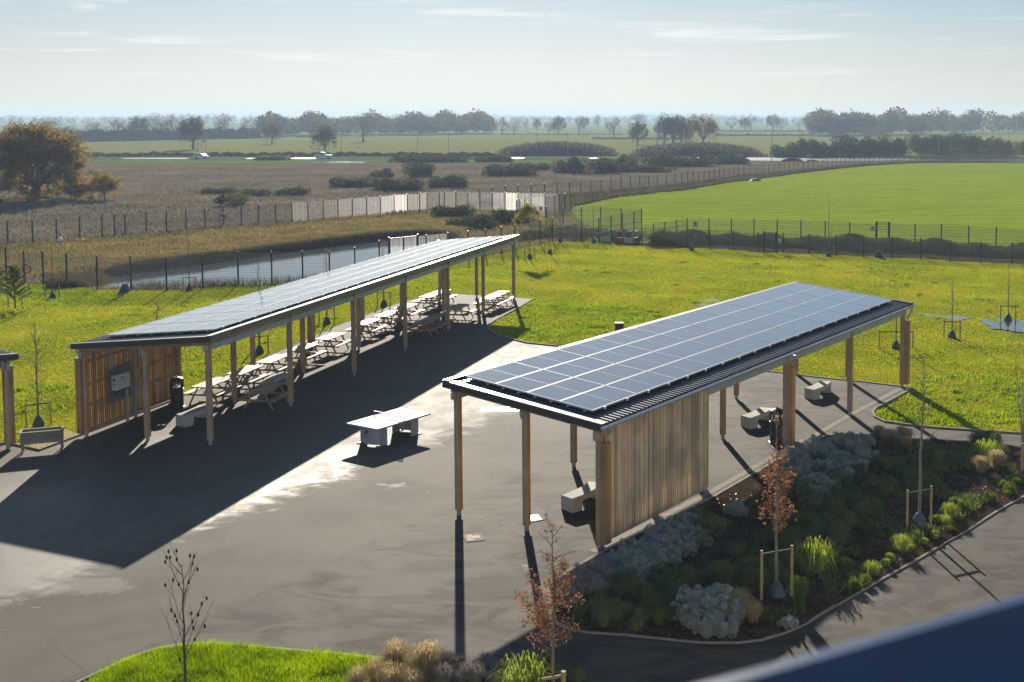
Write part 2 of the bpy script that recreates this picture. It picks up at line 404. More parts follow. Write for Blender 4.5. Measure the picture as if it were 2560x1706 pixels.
def dup(root, loc, rz=0, label=None, group=None, scale=None, cat=None):
    r = root.copy(); COL.objects.link(r); r.location = loc; r.rotation_euler = (0, 0, rz)
    if scale is not None: r.scale = scale if hasattr(scale, '__len__') else (scale,) * 3
    if label: r['label'] = label
    if group: r['group'] = group
    if cat: r['category'] = cat
    for ch in list(root.children):
        c = ch.copy(); COL.objects.link(c); c.parent = r
        for g in list(ch.children):
            d = g.copy(); COL.objects.link(d); d.parent = c
    return r
ORD = ['first', 'second', 'third', 'fourth', 'fifth', 'sixth', 'seventh', 'eighth', 'ninth', 'tenth', 'eleventh', 'twelfth', 'thirteenth', 'fourteenth', 'fifteenth', 'sixteenth', 'seventeenth', 'eighteenth', 'nineteenth', 'twentieth']

def in_poly(px, py, poly):
    poly = np.asarray(poly, float); r = np.zeros(np.shape(px), bool)
    n = len(poly); j = n - 1
    for i in range(n):
        xi, yi = poly[i]; xj, yj = poly[j]
        c = ((yi > py) != (yj > py)) & (px < (xj - xi) * (py - yi) / (yj - yi + 1e-12) + xi)
        r ^= c; j = i
    return r
def dist_poly(px, py, poly):
    poly = np.asarray(poly, float); d = np.full(np.shape(px), 1e9)
    for i in range(len(poly)):
        a = poly[i]; b = poly[(i + 1) % len(poly)]; e = b - a
        t = np.clip(((px - a[0]) * e[0] + (py - a[1]) * e[1]) / (e @ e + 1e-9), 0, 1)
        d = np.minimum(d, np.hypot(px - a[0] - t * e[0], py - a[1] - t * e[1]))
    return np.where(in_poly(px, py, poly), -d, d)
def sm(x, a, b):
    t = np.clip((x - a) / (b - a), 0, 1); return t * t * (3 - 2 * t)
def xy(pts, z=0.0): return [tuple(at(u, v, z)[:2]) for u, v in pts]

# ------------------------------------------------------------------ outlines on the ground (photograph pixels -> ground metres)
YARD = xy([(-700, 1190), (-300, 1150), (0, 1110), (29, 1111), (98.7, 1127.6), (201, 1089), (453, 994), (640, 905), (850, 812), (1007, 755), (1054.7, 743.9), (1131, 735), (1240, 741), (1336, 747.5),
           (1292, 773), (1240, 801), (1223, 812), (1221, 824), (1237, 837), (1263, 846), (1318, 859), (1424, 870), (1700, 902), (1912, 928.4), (2029, 943), (2157, 956), (2248, 966.8), (2283, 972.3),
           (2215, 1009), (2190, 1022), (2182, 1032), (2186, 1043.6), (2212, 1056), (2266.5, 1063.7), (2339.6, 1071), (2467.6, 1080), (2560, 1085.6), (3300, 1130), (3900, 1200), (3900, 2600), (1471, 2600), (1471, 1705),
           (1398, 1685), (1244.7, 1676), (1140, 1664), (978, 1652), (860, 1640.5), (621, 1619), (530, 1612), (457, 1615.7), (394.7, 1625), (329, 1646.7), (263, 1678), (201, 1706), (60, 1790), (-200, 2100), (-700, 2300)])
BED = xy([(1391, 1452), (1497, 1389), (1700, 1288), (1787.7, 1243.5), (1937.6, 1157), (2003, 1121), (2045, 1098), (2090, 1088), (2197, 1091), (2270, 1096), (2350.6, 1102), (2489, 1108), (2559, 1120), (2800, 1150),
          (2900, 1180), (2560, 1242.9), (2500, 1275.7), (2423.6, 1325), (2361.5, 1359.8), (2303, 1396), (2204.4, 1451), (2124, 1496.9), (2050.9, 1539), (2014, 1562.7), (1963, 1584.6), (1904.7, 1602.9), (1846, 1610), (1754.8, 1610),
          (1700, 1604.7), (1560, 1590), (1471.4, 1584.6), (1423.8, 1577), (1392, 1560), (1378, 1520), (1380, 1475)])
POND = xy([(225, 712)]) + xy([(274, 691), (365.5, 676), (475, 663), (548, 654), (658, 638), (767.6, 623), (860, 611), (960, 600), (1060, 596), (1130, 603)], -.32) + xy([(1150, 622), (1100, 636), (1040, 652), (960, 668), (890, 682), (804, 694), (731, 702), (621, 709), (439, 714), (330, 715)])
YP = np.array(YARD); PP = np.array(POND); BP = np.array(BED)
def gh(x, y):
    x = np.asarray(x, float); y = np.asarray(y, float)
    n = .05 * np.sin(x * .31 + 1.3) * np.sin(y * .27 + .4) + .035 * np.sin(x * .83 + y * .41) * np.sin(y * .67 - x * .2)
    dY = dist_poly(x, y, YP); n = n * sm(dY, .3, 4) - .03 * (dY < 0)
    near = (y < 250)
    dP = np.where(near, dist_poly(x, y, PP), 50)
    return n - .75 * sm(-dP, -.9, 1.0)

# ------------------------------------------------------------------ terrain: one fan of ground split into its kinds of cover
FA = [(-900, 690), (0, 616), (20, 613), (300, 592), (600, 568), (881, 541.7), (1010, 533), (1172, 525), (1263, 527), (1427, 530.8)]
FB = [(1150, 514), (1197, 509), (1300, 500), (1422, 490.6), (1529, 480.7), (1697, 465), (1851, 443), (1931, 435.7), (2016, 426.6), (2082, 420.4), (2131, 415.8), (2188, 411.5), (2314, 405.5), (2560, 405.4), (3300, 405)]
CROP_TOP = [(1427, 531), (1431, 518), (1544, 492.4), (1710, 476), (1820.6, 457.7), (1919, 445), (2010.7, 432), (2157, 415.5), (2285, 407.5), (2560, 408), (4200, 410)]
FC = [(-900, 880), (-300, 745), (16, 698), (61, 708), (108, 709), (168, 715), (244, 724.5), (328, 726.7), (417, 726.7), (507, 722), (596, 714.6), (680, 709.9), (757, 700.7), (1253, 635), (1287.5, 628), (1350, 613), (1380.7, 606), (1454, 604), (1497, 605.7)]
FC2 = [(1604, 613), (1659, 616), (1716, 618.5), (1774, 622), (1833, 626), (1900, 631), (2022, 635), (2158, 643), (2300, 650), (2450, 656), (2529, 660), (3300, 700), (4200, 760)]
FD2 = [(1604, 606), (1633.8, 604), (1662.4, 599.5), (1690.5, 595.6), (1717, 591), (1772, 588), (1828, 590), (1900, 593), (2010, 596), (2124, 600), (2222, 605), (2288, 607), (2353, 610), (2421, 613), (2490, 616.7), (2600, 620), (3300, 650), (4200, 690)]
FD1 = [(1292, 554), (1366, 571), (1407, 571), (1453, 571.5), (1502, 572), (1552.6, 577), (1604, 580)]
zones = [  # later ones win
    ('distant_land', 'farland', [(-9e4, 200), (9e4, 200), (9e4, 345), (-9e4, 345)]),
    ('far_field', 'farfield', [(-9e3, 352), (200, 354), (1000, 338), (1250, 335), (2000, 330), (9e3, 326), (9e3, 395), (-9e3, 395)]),
    ('verge', 'verge', [(-9e3, 388), (1240, 389), (9e3, 390), (9e3, 430), (-9e3, 430)]),
    ('heath', 'heath', [(-9e3, 405.5), (210, 405.5), (700, 409), (1500, 409), (2000, 404), (2300, 402), (2560, 402), (4200, 402), (4200, 404)] + FB[::-1] + FA[::-1][3:] + [(-9e3, 1400)]),
    ('ploughed_margin', 'furrow', FB[1:] + [(4200, 405)] + CROP_TOP[::-1] + [(1263, 527), (1172, 525)]),
    ('rough_ground', 'rough', FA + [(1366, 571), (1604, 580), (1604, 613), (1497, 606)] + FC[::-1] + [(-9e3, 1500), (-9e3, 1000)]),
    ('crop_field', 'crop', CROP_TOP + FD2[::-1] + FD1[::-1]),
    ('ditch', 'ditch', FD2 + FC2[::-1]),
    ('ditch', 'ditch', FD1 + [(1604, 606), (1604, 613), (1497, 605.7), (1454, 604), (1380, 606), (1350, 600)]),
]
def build_terrain():
    vs = np.concatenate([np.arange(2400, 900, -14.), np.arange(900, 560, -4.), np.arange(560, 400, -2.), np.arange(400, 330, -1.), np.arange(330, 300, -1.5), [299, 298, 297, 296, 295.4]])
    ys = np.array([H * F_ / (v - 292.5) for v in vs])
    ts = np.concatenate([np.arange(-2.2, -.62, .05), np.arange(-.62, .42, .0022), np.arange(.42, 1.8, .05)])
    YY, TT = np.meshgrid(ys, ts, indexing='ij'); XX = YY * TT
    ZZ = gh(XX, YY) * (YY < 260)
    nr, nc = YY.shape
    cy = (YY[:-1, :-1] + YY[1:, 1:]) / 2; cx = (XX[:-1, :-1] + XX[1:, 1:] + XX[1:, :-1] + XX[:-1, 1:]) / 4
    U, V = proj_np(cx, cy, np.zeros_like(cx))
    Z = np.zeros(cx.shape, int) - 1      # -1 = lawn
    jit = np.sin(cx * 1.7 + cy * .3) * .8 + np.sin(cx * .63 - cy * .9) * .8
    Vj = V + jit * np.clip((V - 400) / 200, 0, 1)
    for i, (nm, mm, poly) in enumerate(zones): Z[in_poly(U, Vj, poly)] = i
    Z[(V < 334) & (Z < 0)] = 0
    Z[(Z < 0) & (V < 520)] = 3
    idx = np.arange(nr * nc).reshape(nr, nc)
    quads = np.stack([idx[:-1, :-1], idx[:-1, 1:], idx[1:, 1:], idx[1:, :-1]], -1)
    P = np.stack([XX, YY, ZZ], -1).reshape(-1, 3)
    done = {}
    for i in range(-1, len(zones)):
        nm, mm = ('lawn', 'lawn') if i < 0 else zones[i][:2]
        done.setdefault((nm, mm), []).append(i)
    for (nm, mm), ids in done.items():
        q = quads[np.isin(Z, ids)]
        if len(q) == 0: continue
        used, inv = np.unique(q.ravel(), return_inverse=True)
        me = bpy.data.meshes.new(nm); vv = P[used].astype(np.float32)
        me.vertices.add(len(vv)); me.vertices.foreach_set('co', vv.ravel())
        me.loops.add(q.size); me.loops.foreach_set('vertex_index', inv.astype(np.int32).ravel())
        me.polygons.add(len(q)); me.polygons.foreach_set('loop_start', np.arange(0, q.size, 4, dtype=np.int32))
        me.update(calc_edges=True); me.materials.append(M[mm])
        me.polygons.foreach_set('use_smooth', np.ones(len(q), bool))
        o = bpy.data.objects.new(nm, me); COL.objects.link(o); tag(o, kind='structure')
build_terrain()

def poly_obj(name, pts, z, m, kind='structure', thick=0):
    import mathutils
    v3 = [Vector((p[0], p[1], 0)) for p in pts]
    t = mathutils.geometry.tessellate_polygon([v3])
    mb = MB(); mb.add([(p[0], p[1], z) for p in pts], [tuple(q) for q in t])
    o = mb.build(name, m)
    for p in o.data.polygons:
        if p.normal.z < 0: p.flip()
    if kind: tag(o, kind=kind)
    return o
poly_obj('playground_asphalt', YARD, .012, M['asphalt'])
# planting bed soil, gently domed
def grid_in_poly(name, poly, step, zf, m):
    a = np.array(poly); xs = np.arange(a[:, 0].min(), a[:, 0].max(), step); ys = np.arange(a[:, 1].min(), a[:, 1].max(), step)
    import mathutils
    # triangulated via outline plus interior points
    X, Y = np.meshgrid(xs, ys); X = X.ravel(); Y = Y.ravel()
    k = dist_poly(X, Y, a) < -.2
    pts = [Vector(p) for p in a] + [Vector((x, y)) for x, y in zip(X[k], Y[k])]
    n = len(a)
    r = mathutils.geometry.delaunay_2d_cdt(pts, [(i, (i + 1) % n) for i in range(n)], [], 1, 1e-4)
    co = [(p.x, p.y, 0) for p in r[0]]; A = np.array(co); zz = zf(A[:, 0], A[:, 1], dist_poly(A[:, 0], A[:, 1], a))
    mb = MB(); mb.add([(c[0], c[1], float(z)) for c, z in zip(co, zz)], [tuple(f) for f in r[2]])
    o = mb.build(name, m, smooth=True)
    for p in o.data.polygons:
        if p.normal.z < 0: p.flip()
    return tag(o, kind='structure')
bedz = lambda x, y, d: .03 + .10 * sm(-d, 0, 1.2) + .03 * np.sin(x * 2.1) * np.sin(y * 1.7)
grid_in_poly('planting_bed_soil', BED, .5, bedz, M['mulchbed'])
def bz(x, y): return float(bedz(np.array([x]), np.array([y]), dist_poly(np.array([x]), np.array([y]), BP))[0])
# lower bed with grasses in front (bottom centre)
BED2 = xy([(900, 1649), (978, 1654), (1140, 1667), (1244.7, 1678), (1398, 1688), (1471, 1708), (1560, 1740), (1560, 2400), (760, 2400), (860, 1720)])
grid_in_poly('front_bed_soil', BED2, .5, lambda x, y, d: .03 + .05 * sm(-d, 0, .8), M['mulchbed'])
PATCH = xy([(60, 1108), (98.7, 1126), (201, 1088), (160, 1072), (90, 1078)])
poly_obj('bare_earth', PATCH, .006, M['sand'])

def kerb(pts, name='kerb', w=.10, h=.07, z0=-.02):
    P = [Vector((p[0], p[1], 0)) for p in pts]
    mb = MB(); n = len(P); L = []; Rr = []
    for i, p in enumerate(P):
        d = (P[min(i + 1, n - 1)] - P[max(i - 1, 0)]).normalized(); s = Vector((-d.y, d.x, 0)) * w / 2
        L.append(p + s); Rr.append(p - s)
    v = []
    for i in range(n):
        v += [(L[i].x, L[i].y, z0), (L[i].x, L[i].y, h), (Rr[i].x, Rr[i].y, h), (Rr[i].x, Rr[i].y, z0)]
    f = []
    for i in range(n - 1):
        a = i * 4; b = a + 4
        f += [(a, b, b + 1, a + 1), (a + 1, b + 1, b + 2, a + 2), (a + 2, b + 2, b + 3, a + 3)]
    f += [(0, 1, 2, 3), tuple((n - 1) * 4 + q for q in (3, 2, 1, 0))]
    mb.add(v, f); return tag(mb.build(name, M['kerb']), kind='structure')
kerb(YARD[2:7]); kerb(YARD[6:14], w=.05, h=.03); kerb(YARD[13:22]); kerb(YARD[22:28], h=.05); kerb(YARD[27:39])
kerb(YARD[42:55], w=.08, h=.05)
kerb(BED[0:8] + BED[7:9]); kerb(BED[14:34], w=.065, h=.045)
# drainage strip between yard and bed (pale slabs)
def offset_line(pts, d):
    out = []
    for i, p in enumerate(pts):
        a = Vector(pts[max(i - 1, 0)]); b = Vector(pts[min(i + 1, len(pts) - 1)]); t = (b - a).normalized()
        out.append((p[0] - t.y * d, p[1] + t.x * d))
    return out
ch = xy([(1497, 1386), (1700, 1283), (1787.7, 1238.5), (1937.6, 1152), (2056, 1090), (2138, 1042), (2215, 1001), (2262, 975)])
strip = offset_line(ch, .12) + offset_line(ch, .36)[::-1]
poly_obj('drain_channel', strip, .018, M['kerb'])
# pond
pw = [tuple(p) for p in (PP + (PP - PP.mean(0)) * .02)]
poly_obj('pond_water', pw, -.32, M['water'])
def puddle(name, pts, z=.03):
    c = Vector((sum(p[0] for p in pts) / len(pts), sum(p[1] for p in pts) / len(pts)))
    o = []
    n = len(pts)
    for i in range(n):
        a = Vector(pts[i]); b = Vector(pts[(i + 1) % n])
        for t in (0, .25, .5, .75):
            q = a.lerp(b, t); q = c + (q - c) * (1 + random.uniform(-.14, .1)); o.append(tuple(q))
    return poly_obj(name, o, z, M['puddle'])
puddle('puddle', xy([(2440, 800), (2500, 795), (2600, 805), (2640, 830), (2560, 832), (2480, 822)]), .022)
puddle('puddle', xy([(2290, 782), (2400, 790), (2440, 796), (2400, 802), (2320, 796)]), .02)
puddle('puddle', xy([(1735, 752), (1790, 748), (1805, 758), (1770, 768), (1735, 764)]), .02)
puddle('flooded_field_edge', xy([(780, 406), (860, 404.8), (912, 406), (900, 411), (850, 413.5), (800, 411)]), .10)
# far road in pieces, wet and bright
def strip_poly(name, u0, u1, v0, v1, z, m):
    return poly_obj(name, xy([(u0, v1), (u1, v1), (u1, v0), (u0, v0)], 0), z, m)
strip_poly('road', -2500, 1640, 395.2, 398.6, .06, M['dryroad'])
for u0, u1, va, vb in ((300, 474, 396.0, 398.2), (612, 800, 395.6, 398.3), (1238, 1312, 395.2, 397.4), (1470, 1500, 395.6, 397.4)):
    poly_obj('wet_road_stretch', xy([(u0 + 8, vb), (u1 - 8, vb), (u1, (va + vb) / 2), (u1 - 14, va), (u0 + 22, va), (u0, (va + vb) / 2)]), .075, M['road'])
poly_obj('road', xy([(1640, 394.2), (1800, 394.8), (2000, 394.8), (2200, 396.5), (2300, 398.5), (2200, 402.5), (2000, 403.5), (1850, 401.5), (1640, 398.8)]), .06, M['road'])

# ------------------------------------------------------------------ blade cover (grass, reeds, heath)
def sample_px(n, poly, vmin=None, power=1.0):
    """random ground points inside a pixel polygon, even on the ground"""
    a = np.array(poly, float); W = np.array([tuple(at(u, v)[:2]) for u, v in poly])
    out = []; c = 0
    lo = W.min(0); hi = W.max(0)
    for _ in range(400):
        p = rng.random((n * 2, 2)) * (hi - lo) + lo
        p = p[in_poly(p[:, 0], p[:, 1], W)]; out.append(p); c += len(p)
        if c >= n: break
    return np.concatenate(out)[:n]
def blades(P, h, w, lean=.35, z=None, hvar=.5):
    n = len(P)
    z = gh(P[:, 0], P[:, 1]) if z is None else z
    a = rng.random(n) * 6.283; hh = h * (1 - hvar / 2 + hvar * rng.random(n)); ww = w * (.6 + .8 * rng.random(n))
    la = rng.random(n) * 6.283; ll = lean * rng.random(n) * hh
    dx, dy = np.cos(a) * ww / 2, np.sin(a) * ww / 2
    V = np.empty((n, 3, 3))
    V[:, 0] = np.stack([P[:, 0] - dx, P[:, 1] - dy, z - .02], 1); V[:, 1] = np.stack([P[:, 0] + dx, P[:, 1] + dy, z - .02], 1)
    V[:, 2] = np.stack([P[:, 0] + np.cos(la) * ll, P[:, 1] + np.sin(la) * ll, z + hh], 1)
    return V
def clumped(P, k, spread):
    c = P[rng.integers(0, len(P), k)]
    return c + rng.normal(0, spread, (k, 2))
LAWN_PX = [(-150, 1230), (-150, 740)] + FC[2:] + [(1604, 613)] + FC2[1:11] + [(2700, 665), (2700, 1150)]
def lawn_blades():
    out = []
    P = sample_px(520000, [(-150, 1130), (-150, 735)] + FC[2:] + FC2[:12] + [(2750, 680), (2750, 1110)])
    d = dist_poly(P[:, 0], P[:, 1], YP); P = P[d > .12]
    dp = dist_poly(P[:, 0], P[:, 1], PP); P = P[dp > .4]
    w = .035 + P[:, 1] * .0006
    out.append(blades(P, .05, .04, 1.1))
    # bottom-left lawn, close
    Q = sample_px(70000, [(150, 1760), (263, 1679), (329, 1648), (395, 1626), (457, 1617), (530, 1613), (621, 1620), (860, 1641), (960, 1652), (960, 1850), (100, 1850)])
    d = dist_poly(Q[:, 0], Q[:, 1], YP); Q = Q[d > .05]
    d2 = dist_poly(Q[:, 0], Q[:, 1], np.array(BED2)); Q = Q[d2 > -.6 * rng.random(len(Q))]
    out.append(blades(Q, .11, .02, 1.0)); C2 = clumped(Q, 26000, .07); C2 = C2[(dist_poly(C2[:, 0], C2[:, 1], YP) > .06) & (np.sin(C2[:, 0] * 2.3) * np.sin(C2[:, 1] * 1.9) > -.3)]; out.append(blades(C2, .19, .022, 1.1))
    tag(tris('lawn_grass', out[0], M['grass_blade']), 'short sunlit yellow-green grass growing over the lawns', 'grass', kind='stuff')
    tag(tris('near_grass', np.concatenate(out[1:]), M['near_blade']), 'fresh green grass of the small lawn at the lower left', 'grass', kind='stuff')
lawn_blades()
def weeds():
    polys = [([(1225, 822), (1336, 750), (1500, 760), (1640, 800), (1560, 860), (1424, 868), (1263, 844)], 130, .5),
             ([(2186, 1040), (2290, 960), (2420, 900), (2560, 920), (2560, 1060), (2340, 1068)], 60, .4),
             ([(0, 760), (0, 720), (60, 712), (300, 730), (310, 750), (100, 775)], 70, .45),
             ([(200, 760), (900, 700), (1250, 650), (1300, 720), (1000, 745), (460, 960), (220, 1050)], 110, .35),
             ([(1300, 640), (2560, 680), (2560, 900), (1600, 880), (1500, 750)], 120, .22),
             ([(30, 960), (190, 960), (190, 1040), (30, 1040)], 14, .3),
             ([(250, 1690), (530, 1616), (900, 1650), (900, 1800), (250, 1800)], 26, .15)]
    L = []
    for poly, n, s in polys:
        C = sample_px(n, poly)
        for c in C:
            k = int(50 * (.2 + 1.6 * rng.random() ** 2)); r = s * (.4 + 1.6 * rng.random())
            a_ = rng.random() * 3.14; q_ = rng.normal(0, r * .6, (k, 2)) * [1.8, .8]; p = c + np.stack([q_[:, 0] * np.cos(a_) - q_[:, 1] * np.sin(a_), q_[:, 0] * np.sin(a_) + q_[:, 1] * np.cos(a_)], 1)
            p = p[(dist_poly(p[:, 0], p[:, 1], YP) > .1)]
            if len(p): L.append(blades(p, np.where(s > .2, .13, .1), .08 if s > .2 else .03, 1.2))
    tag(tris('lawn_weeds', np.concatenate(L), M['weed_blade']), 'lush darker green weed clumps scattered over the lawns', 'weeds', kind='stuff')
weeds()
def wild_cover():
    P = sample_px(90000, FA + FC[::-1]); dp = dist_poly(P[:, 0], P[:, 1], PP); P = P[dp > 1.2]
    tag(tris('rough_grass', blades(P, .22, .11, .8), M['rough_blade']), 'thin yellowish rough grass on the brown ground behind the pond', 'grass', kind='stuff')
    # band of yellow tussocks above the pond + reeds on its far bank
    band = [(60, 690), (280, 683), (400, 662), (560, 640), (760, 606), (960, 585), (1130, 590), (1180, 575), (1000, 560), (800, 585), (600, 612), (400, 640), (220, 668)]
    C = clumped(sample_px(500, band), 24000, .35)
    tag(tris('tussock_grass', blades(C, .38, .13, .9), M['rough_blade']), 'yellow-green tussocky grass in a band above the pond bank', 'grass', kind='stuff')
    n = len(POND); far = np.array(POND[1:11])
    K = 26000; t = rng.random(K) * (len(far) - 1); i = t.astype(int); f = (t - i)[:, None]
    Q = far[i] * (1 - f) + far[i + 1] * f + np.stack([rng.normal(0, .3, K), .1 + np.abs(rng.normal(0, .8, K))], 1)
    left = xy([(120, 722), (270, 712), (290, 690), (120, 705)]);
    Q2 = sample_px(6000, [(120, 722), (250, 712), (300, 684), (120, 700)])
    Q = np.concatenate([Q, Q2])
    tag(tris('reeds', blades(Q, .50, .06, .35), M['reed']), 'dark brown reeds standing along the far bank of the pond', 'reeds', kind='stuff')
    q = sample_px(1300, [(330, 722), (640, 716), (760, 704), (900, 684), (905, 680), (760, 700), (640, 712), (330, 716)])
    tag(tris('pond_edge_stems', blades(q, .6, .04, .5), M['reed']), 'sparse dark stems along the near edge of the pond behind the fence', 'reeds', kind='stuff')
    P = sample_px(300000, [(-200, 640), (-200, 406), (700, 410), (1500, 410), (2250, 405)] + FB[::-1][3:] + FA[::-1][2:])
    tag(tris('heath_scrub', blades(P, .34, .24, 1.0), M['heath_blade']), 'purple-brown dry heath covering the land beyond the fences', 'heath', kind='stuff')
    P = sample_px(14000, FB[1:-1] + CROP_TOP[::-1][2:])
    tag(tris('margin_weeds', blades(P, .5, .2, .8), M['reed']), 'brown stubble on the ploughed strip beside the green crop', 'stubble', kind='stuff')
    P = sample_px(30000, [(1431, 520), (1544, 495), (1710, 478), (1820.6, 460), (1919, 447), (2010.7, 434), (2300, 412), (2700, 411), (2700, 620), (2490, 613), (2124, 597), (1800, 587), (1500, 568), (1400, 566)])
    tag(tris('crop_leaves', blades(P, .10, .12, 1.0), M['crop_blade']), 'low bright green crop in the big field on the right', 'crop', kind='stuff')
wild_cover()

# ------------------------------------------------------------------ solar shelters
def make_panel_mesh(L=2.26, Wd=1.12):
    mb = MB()
    mb.box((0, 0, 0), (Wd, L, .035), 1)
    mb.box((0, 0, .0195), (Wd - .05, L - .05, .006), 0)
    mb.box((0, 0, .0235), (Wd - .05, .010, .003), 2)
    mb.box((0, L / 2 - .007, .0235), (Wd, .014, .012), 1); mb.box((0, -L / 2 + .007, .0235), (Wd, .014, .012), 1)
    mb.box((Wd / 2 - .012, 0, .0235), (.024, L - .05, .012), 1); mb.box((-Wd / 2 + .012, 0, .0235), (.024, L - .05, .012), 1)
    o = mb.build('solar_panel', [M['pv'], M['alu'], M['alu']]); me = o.data; bpy.data.objects.remove(o); return me
PANEL = make_panel_mesh()
def shelter(label, ox, oy, a, bay, nb, zl, zr, walls, gutter, boxing, panels=True, wl=5.0, group='solar roofed timber shelters', wm='timber_grey', ncol=None, skip_post=()):
    """local x = across (0 is the right-hand row of posts, -5 the left-hand), y = along. zl/zr = (near, far) roof heights over left / right rows"""
    root = thing('solar_shelter', label, 'shelter', (ox, oy, 0), -a, group)
    L = bay * nb; y0, y1 = -.35, L + .35; x0, x1 = -wl - .22, .28
    def rz(x, y):
        t = y / L; l = zl[0] + (zl[1] - zl[0]) * t; r = zr[0] + (zr[1] - zr[0]) * t
        return l + (r - l) * (x + wl) / wl
    # corrugated sheet
    mb = MB(); pitch = .2; prof = [(0, 0), (.075, 0), (.10, .035), (.165, .035), (.2, 0)]
    ys = []; k = 0
    n = int((y1 - y0) / pitch)
    for i in range(n + 1):
        for q, hgt in prof[:-1]:
            yy = y0 + i * pitch + q
            if yy <= y1: ys.append((yy, hgt))
    v = []
    for yy, hgt in ys:
        for xx in (x0, x1): v.append((xx, yy, rz(xx, yy) + hgt))
    m_ = len(ys)
    for yy, hgt in ys:
        for xx in (x0, x1): v.append((xx, yy, rz(xx, yy) + hgt - .012))
    f = [(2 * i, 2 * i + 1, 2 * i + 3, 2 * i + 2) for i in range(m_ - 1)] + [(2 * m_ + 2 * i, 2 * m_ + 2 * i + 2, 2 * m_ + 2 * i + 3, 2 * m_ + 2 * i + 1) for i in range(m_ - 1)]
    mb.add(v, f); mb.build('roof_sheet', M['dark_metal'], root)
    # verge flashings at both ends (dark face with a top lip), fascia on the high side
    for yy, s in ((y0 - .02, -1), (y1 + .02, 1)):
        mb = MB(); mb.bar((x0 - .03, yy, rz(x0, yy) - .04), (x1 + .03, yy, rz(x1, yy) - .04), .025, .20)
        mb.bar((x0 - .03, yy - s * .11, rz(x0, yy) + .06), (x1 + .03, yy - s * .11, rz(x1, yy) + .06), .20, .012, 1)
        mb.build('end_flashing', [M['dark_metal'], M['brown_metal']], root)
    hi, lo = (x0, x1) if gutter == 'R' else (x1, x0)
    sg = -1 if gutter == 'R' else 1
    mb = MB(); mb.bar((hi + sg * .03, y0, rz(hi, y0) - .02), (hi + sg * .03, y1, rz(hi, y1) - .02), .025, .17)
    mb.bar((hi - sg * .06, y0, rz(hi, y0) + .075), (hi - sg * .06, y1, rz(hi, y1) + .075), .18, .01)
    mb.build('fascia', M['brown_metal'], root)
    # gutter: half-round trough
    g = MB(); gx = lo - sg * .09; pr = [(-.075, .0), (-.06, -.05), (0, -.085), (.06, -.05), (.075, .0)]
    vv = []
    for yy in (y0 - .06, y1 + .06):
        zz = rz(lo, yy) - .02
        for dx, dz in pr: vv.append((gx + dx, yy, zz + dz))
        for dx, dz in pr[::-1]: vv.append((gx + dx * .88, yy, zz + dz * .85 + .004))
    nn = 10; ff = [(i, (i + 1) % nn, (i + 1) % nn + nn, i + nn) for i in range(nn)]
    g.add(vv, ff + [tuple(range(nn))[::-1], tuple(range(nn, 2 * nn))]); g.build('gutter', M['steel'], root)
    # long beams: timber plate over a steel edge beam, on all three rows
    for x in (0, -wl / 2, -wl):
        mb = MB(); b = .0
        mb.bar((x, -.25, rz(x, -.25) - .17), (x, L + .25, rz(x, L + .25) - .17), .10, .22)
        mb.build('timber_beam', M['timber_beam'], root)
        if x != -wl / 2:
            mb = MB(); mb.bar((x, -.25, rz(x, -.25) - .385), (x, L + .25, rz(x, L + .25) - .385), .12, .20)
            mb.build('steel_beam', M['steel'], root)
    for i in range(nb + 1):
        y = i * bay
        mb = MB(); mb.bar((-wl - .1, y, rz(-wl, y) - .20), (.1, y, rz(0, y) - .20), .10, .20); mb.build('rafter', M['timber_beam'], root)
        for x in (0, -wl / 2, -wl):
            if (i, x) in skip_post: continue
            zt = rz(x, y) - .30
            p = MB()
            for s in (-1, 1): p.box((s * .067, 0, (.17 + zt) / 2), (.045, .15, zt - .17))
            po = p.build('post', M['timber_post'], root, loc=(x, y, 0))
            q = MB(); q.box((0, 0, zt / 2), (.085, .11, zt));
            q.box((-.07, -.03, zt - .02), (.16, .13, .2)); q.bar((-.02, -.03, zt - .26), (-.12, -.03, zt - .1), .13, .10)
            q.build('steel_core', M['steel'], po)
    for (x, y, sx, sy) in boxing:
        zt = 2.78
        b = MB(); b.box((x + sx * .16, y + sy * .08, .16 + zt / 2), (.22, .25, zt)); bo = b.build('downpipe_boxing', M['timber_warm'], root)
        d = MB(); xx = x + sx * .16; gg = lo - sg * .09
        d.tube([(gg, y + sy * .08, rz(lo, y) - .08), (gg, y + sy * .08, rz(lo, y) - .2), (xx, y + sy * .08, 3.05), (xx, y + sy * .08, 2.9)], .036, 8)
        d.build('downpipe', M['steel'], root, smooth=True)
    for (x, ya, yb, inner) in walls:
        # vertical slats on horizontal rails
        out = 1 if x > -wl / 2 else -1
        s = MB(); yy = ya + .12; i = 0
        while yy < yb - .08:
            zt = rz(x, yy) - .12
            s.box((x + out * (.085 + .004 * (i % 3)), yy, (.14 + zt) / 2), (.022, .098, zt - .14)); yy += .124; i += 1
        s.build('slatted_wall', M[wm], root)
        r = MB()
        for zz in (.22, 1.15, 1.9, 2.75): r.bar((x + out * .045, ya + .1, zz), (x + out * .045, yb - .1, zz), .05, .09)
        r.build('wall_rail', M['timber_beam'], root)
        ym = (ya + yb) / 2
        q = MB(); zt = rz(x, ym) - .30
        q.box((0, 0, zt / 2), (.09, .10, zt)); qo = q.build('post', M['steel'], root, loc=(x, ym, 0))
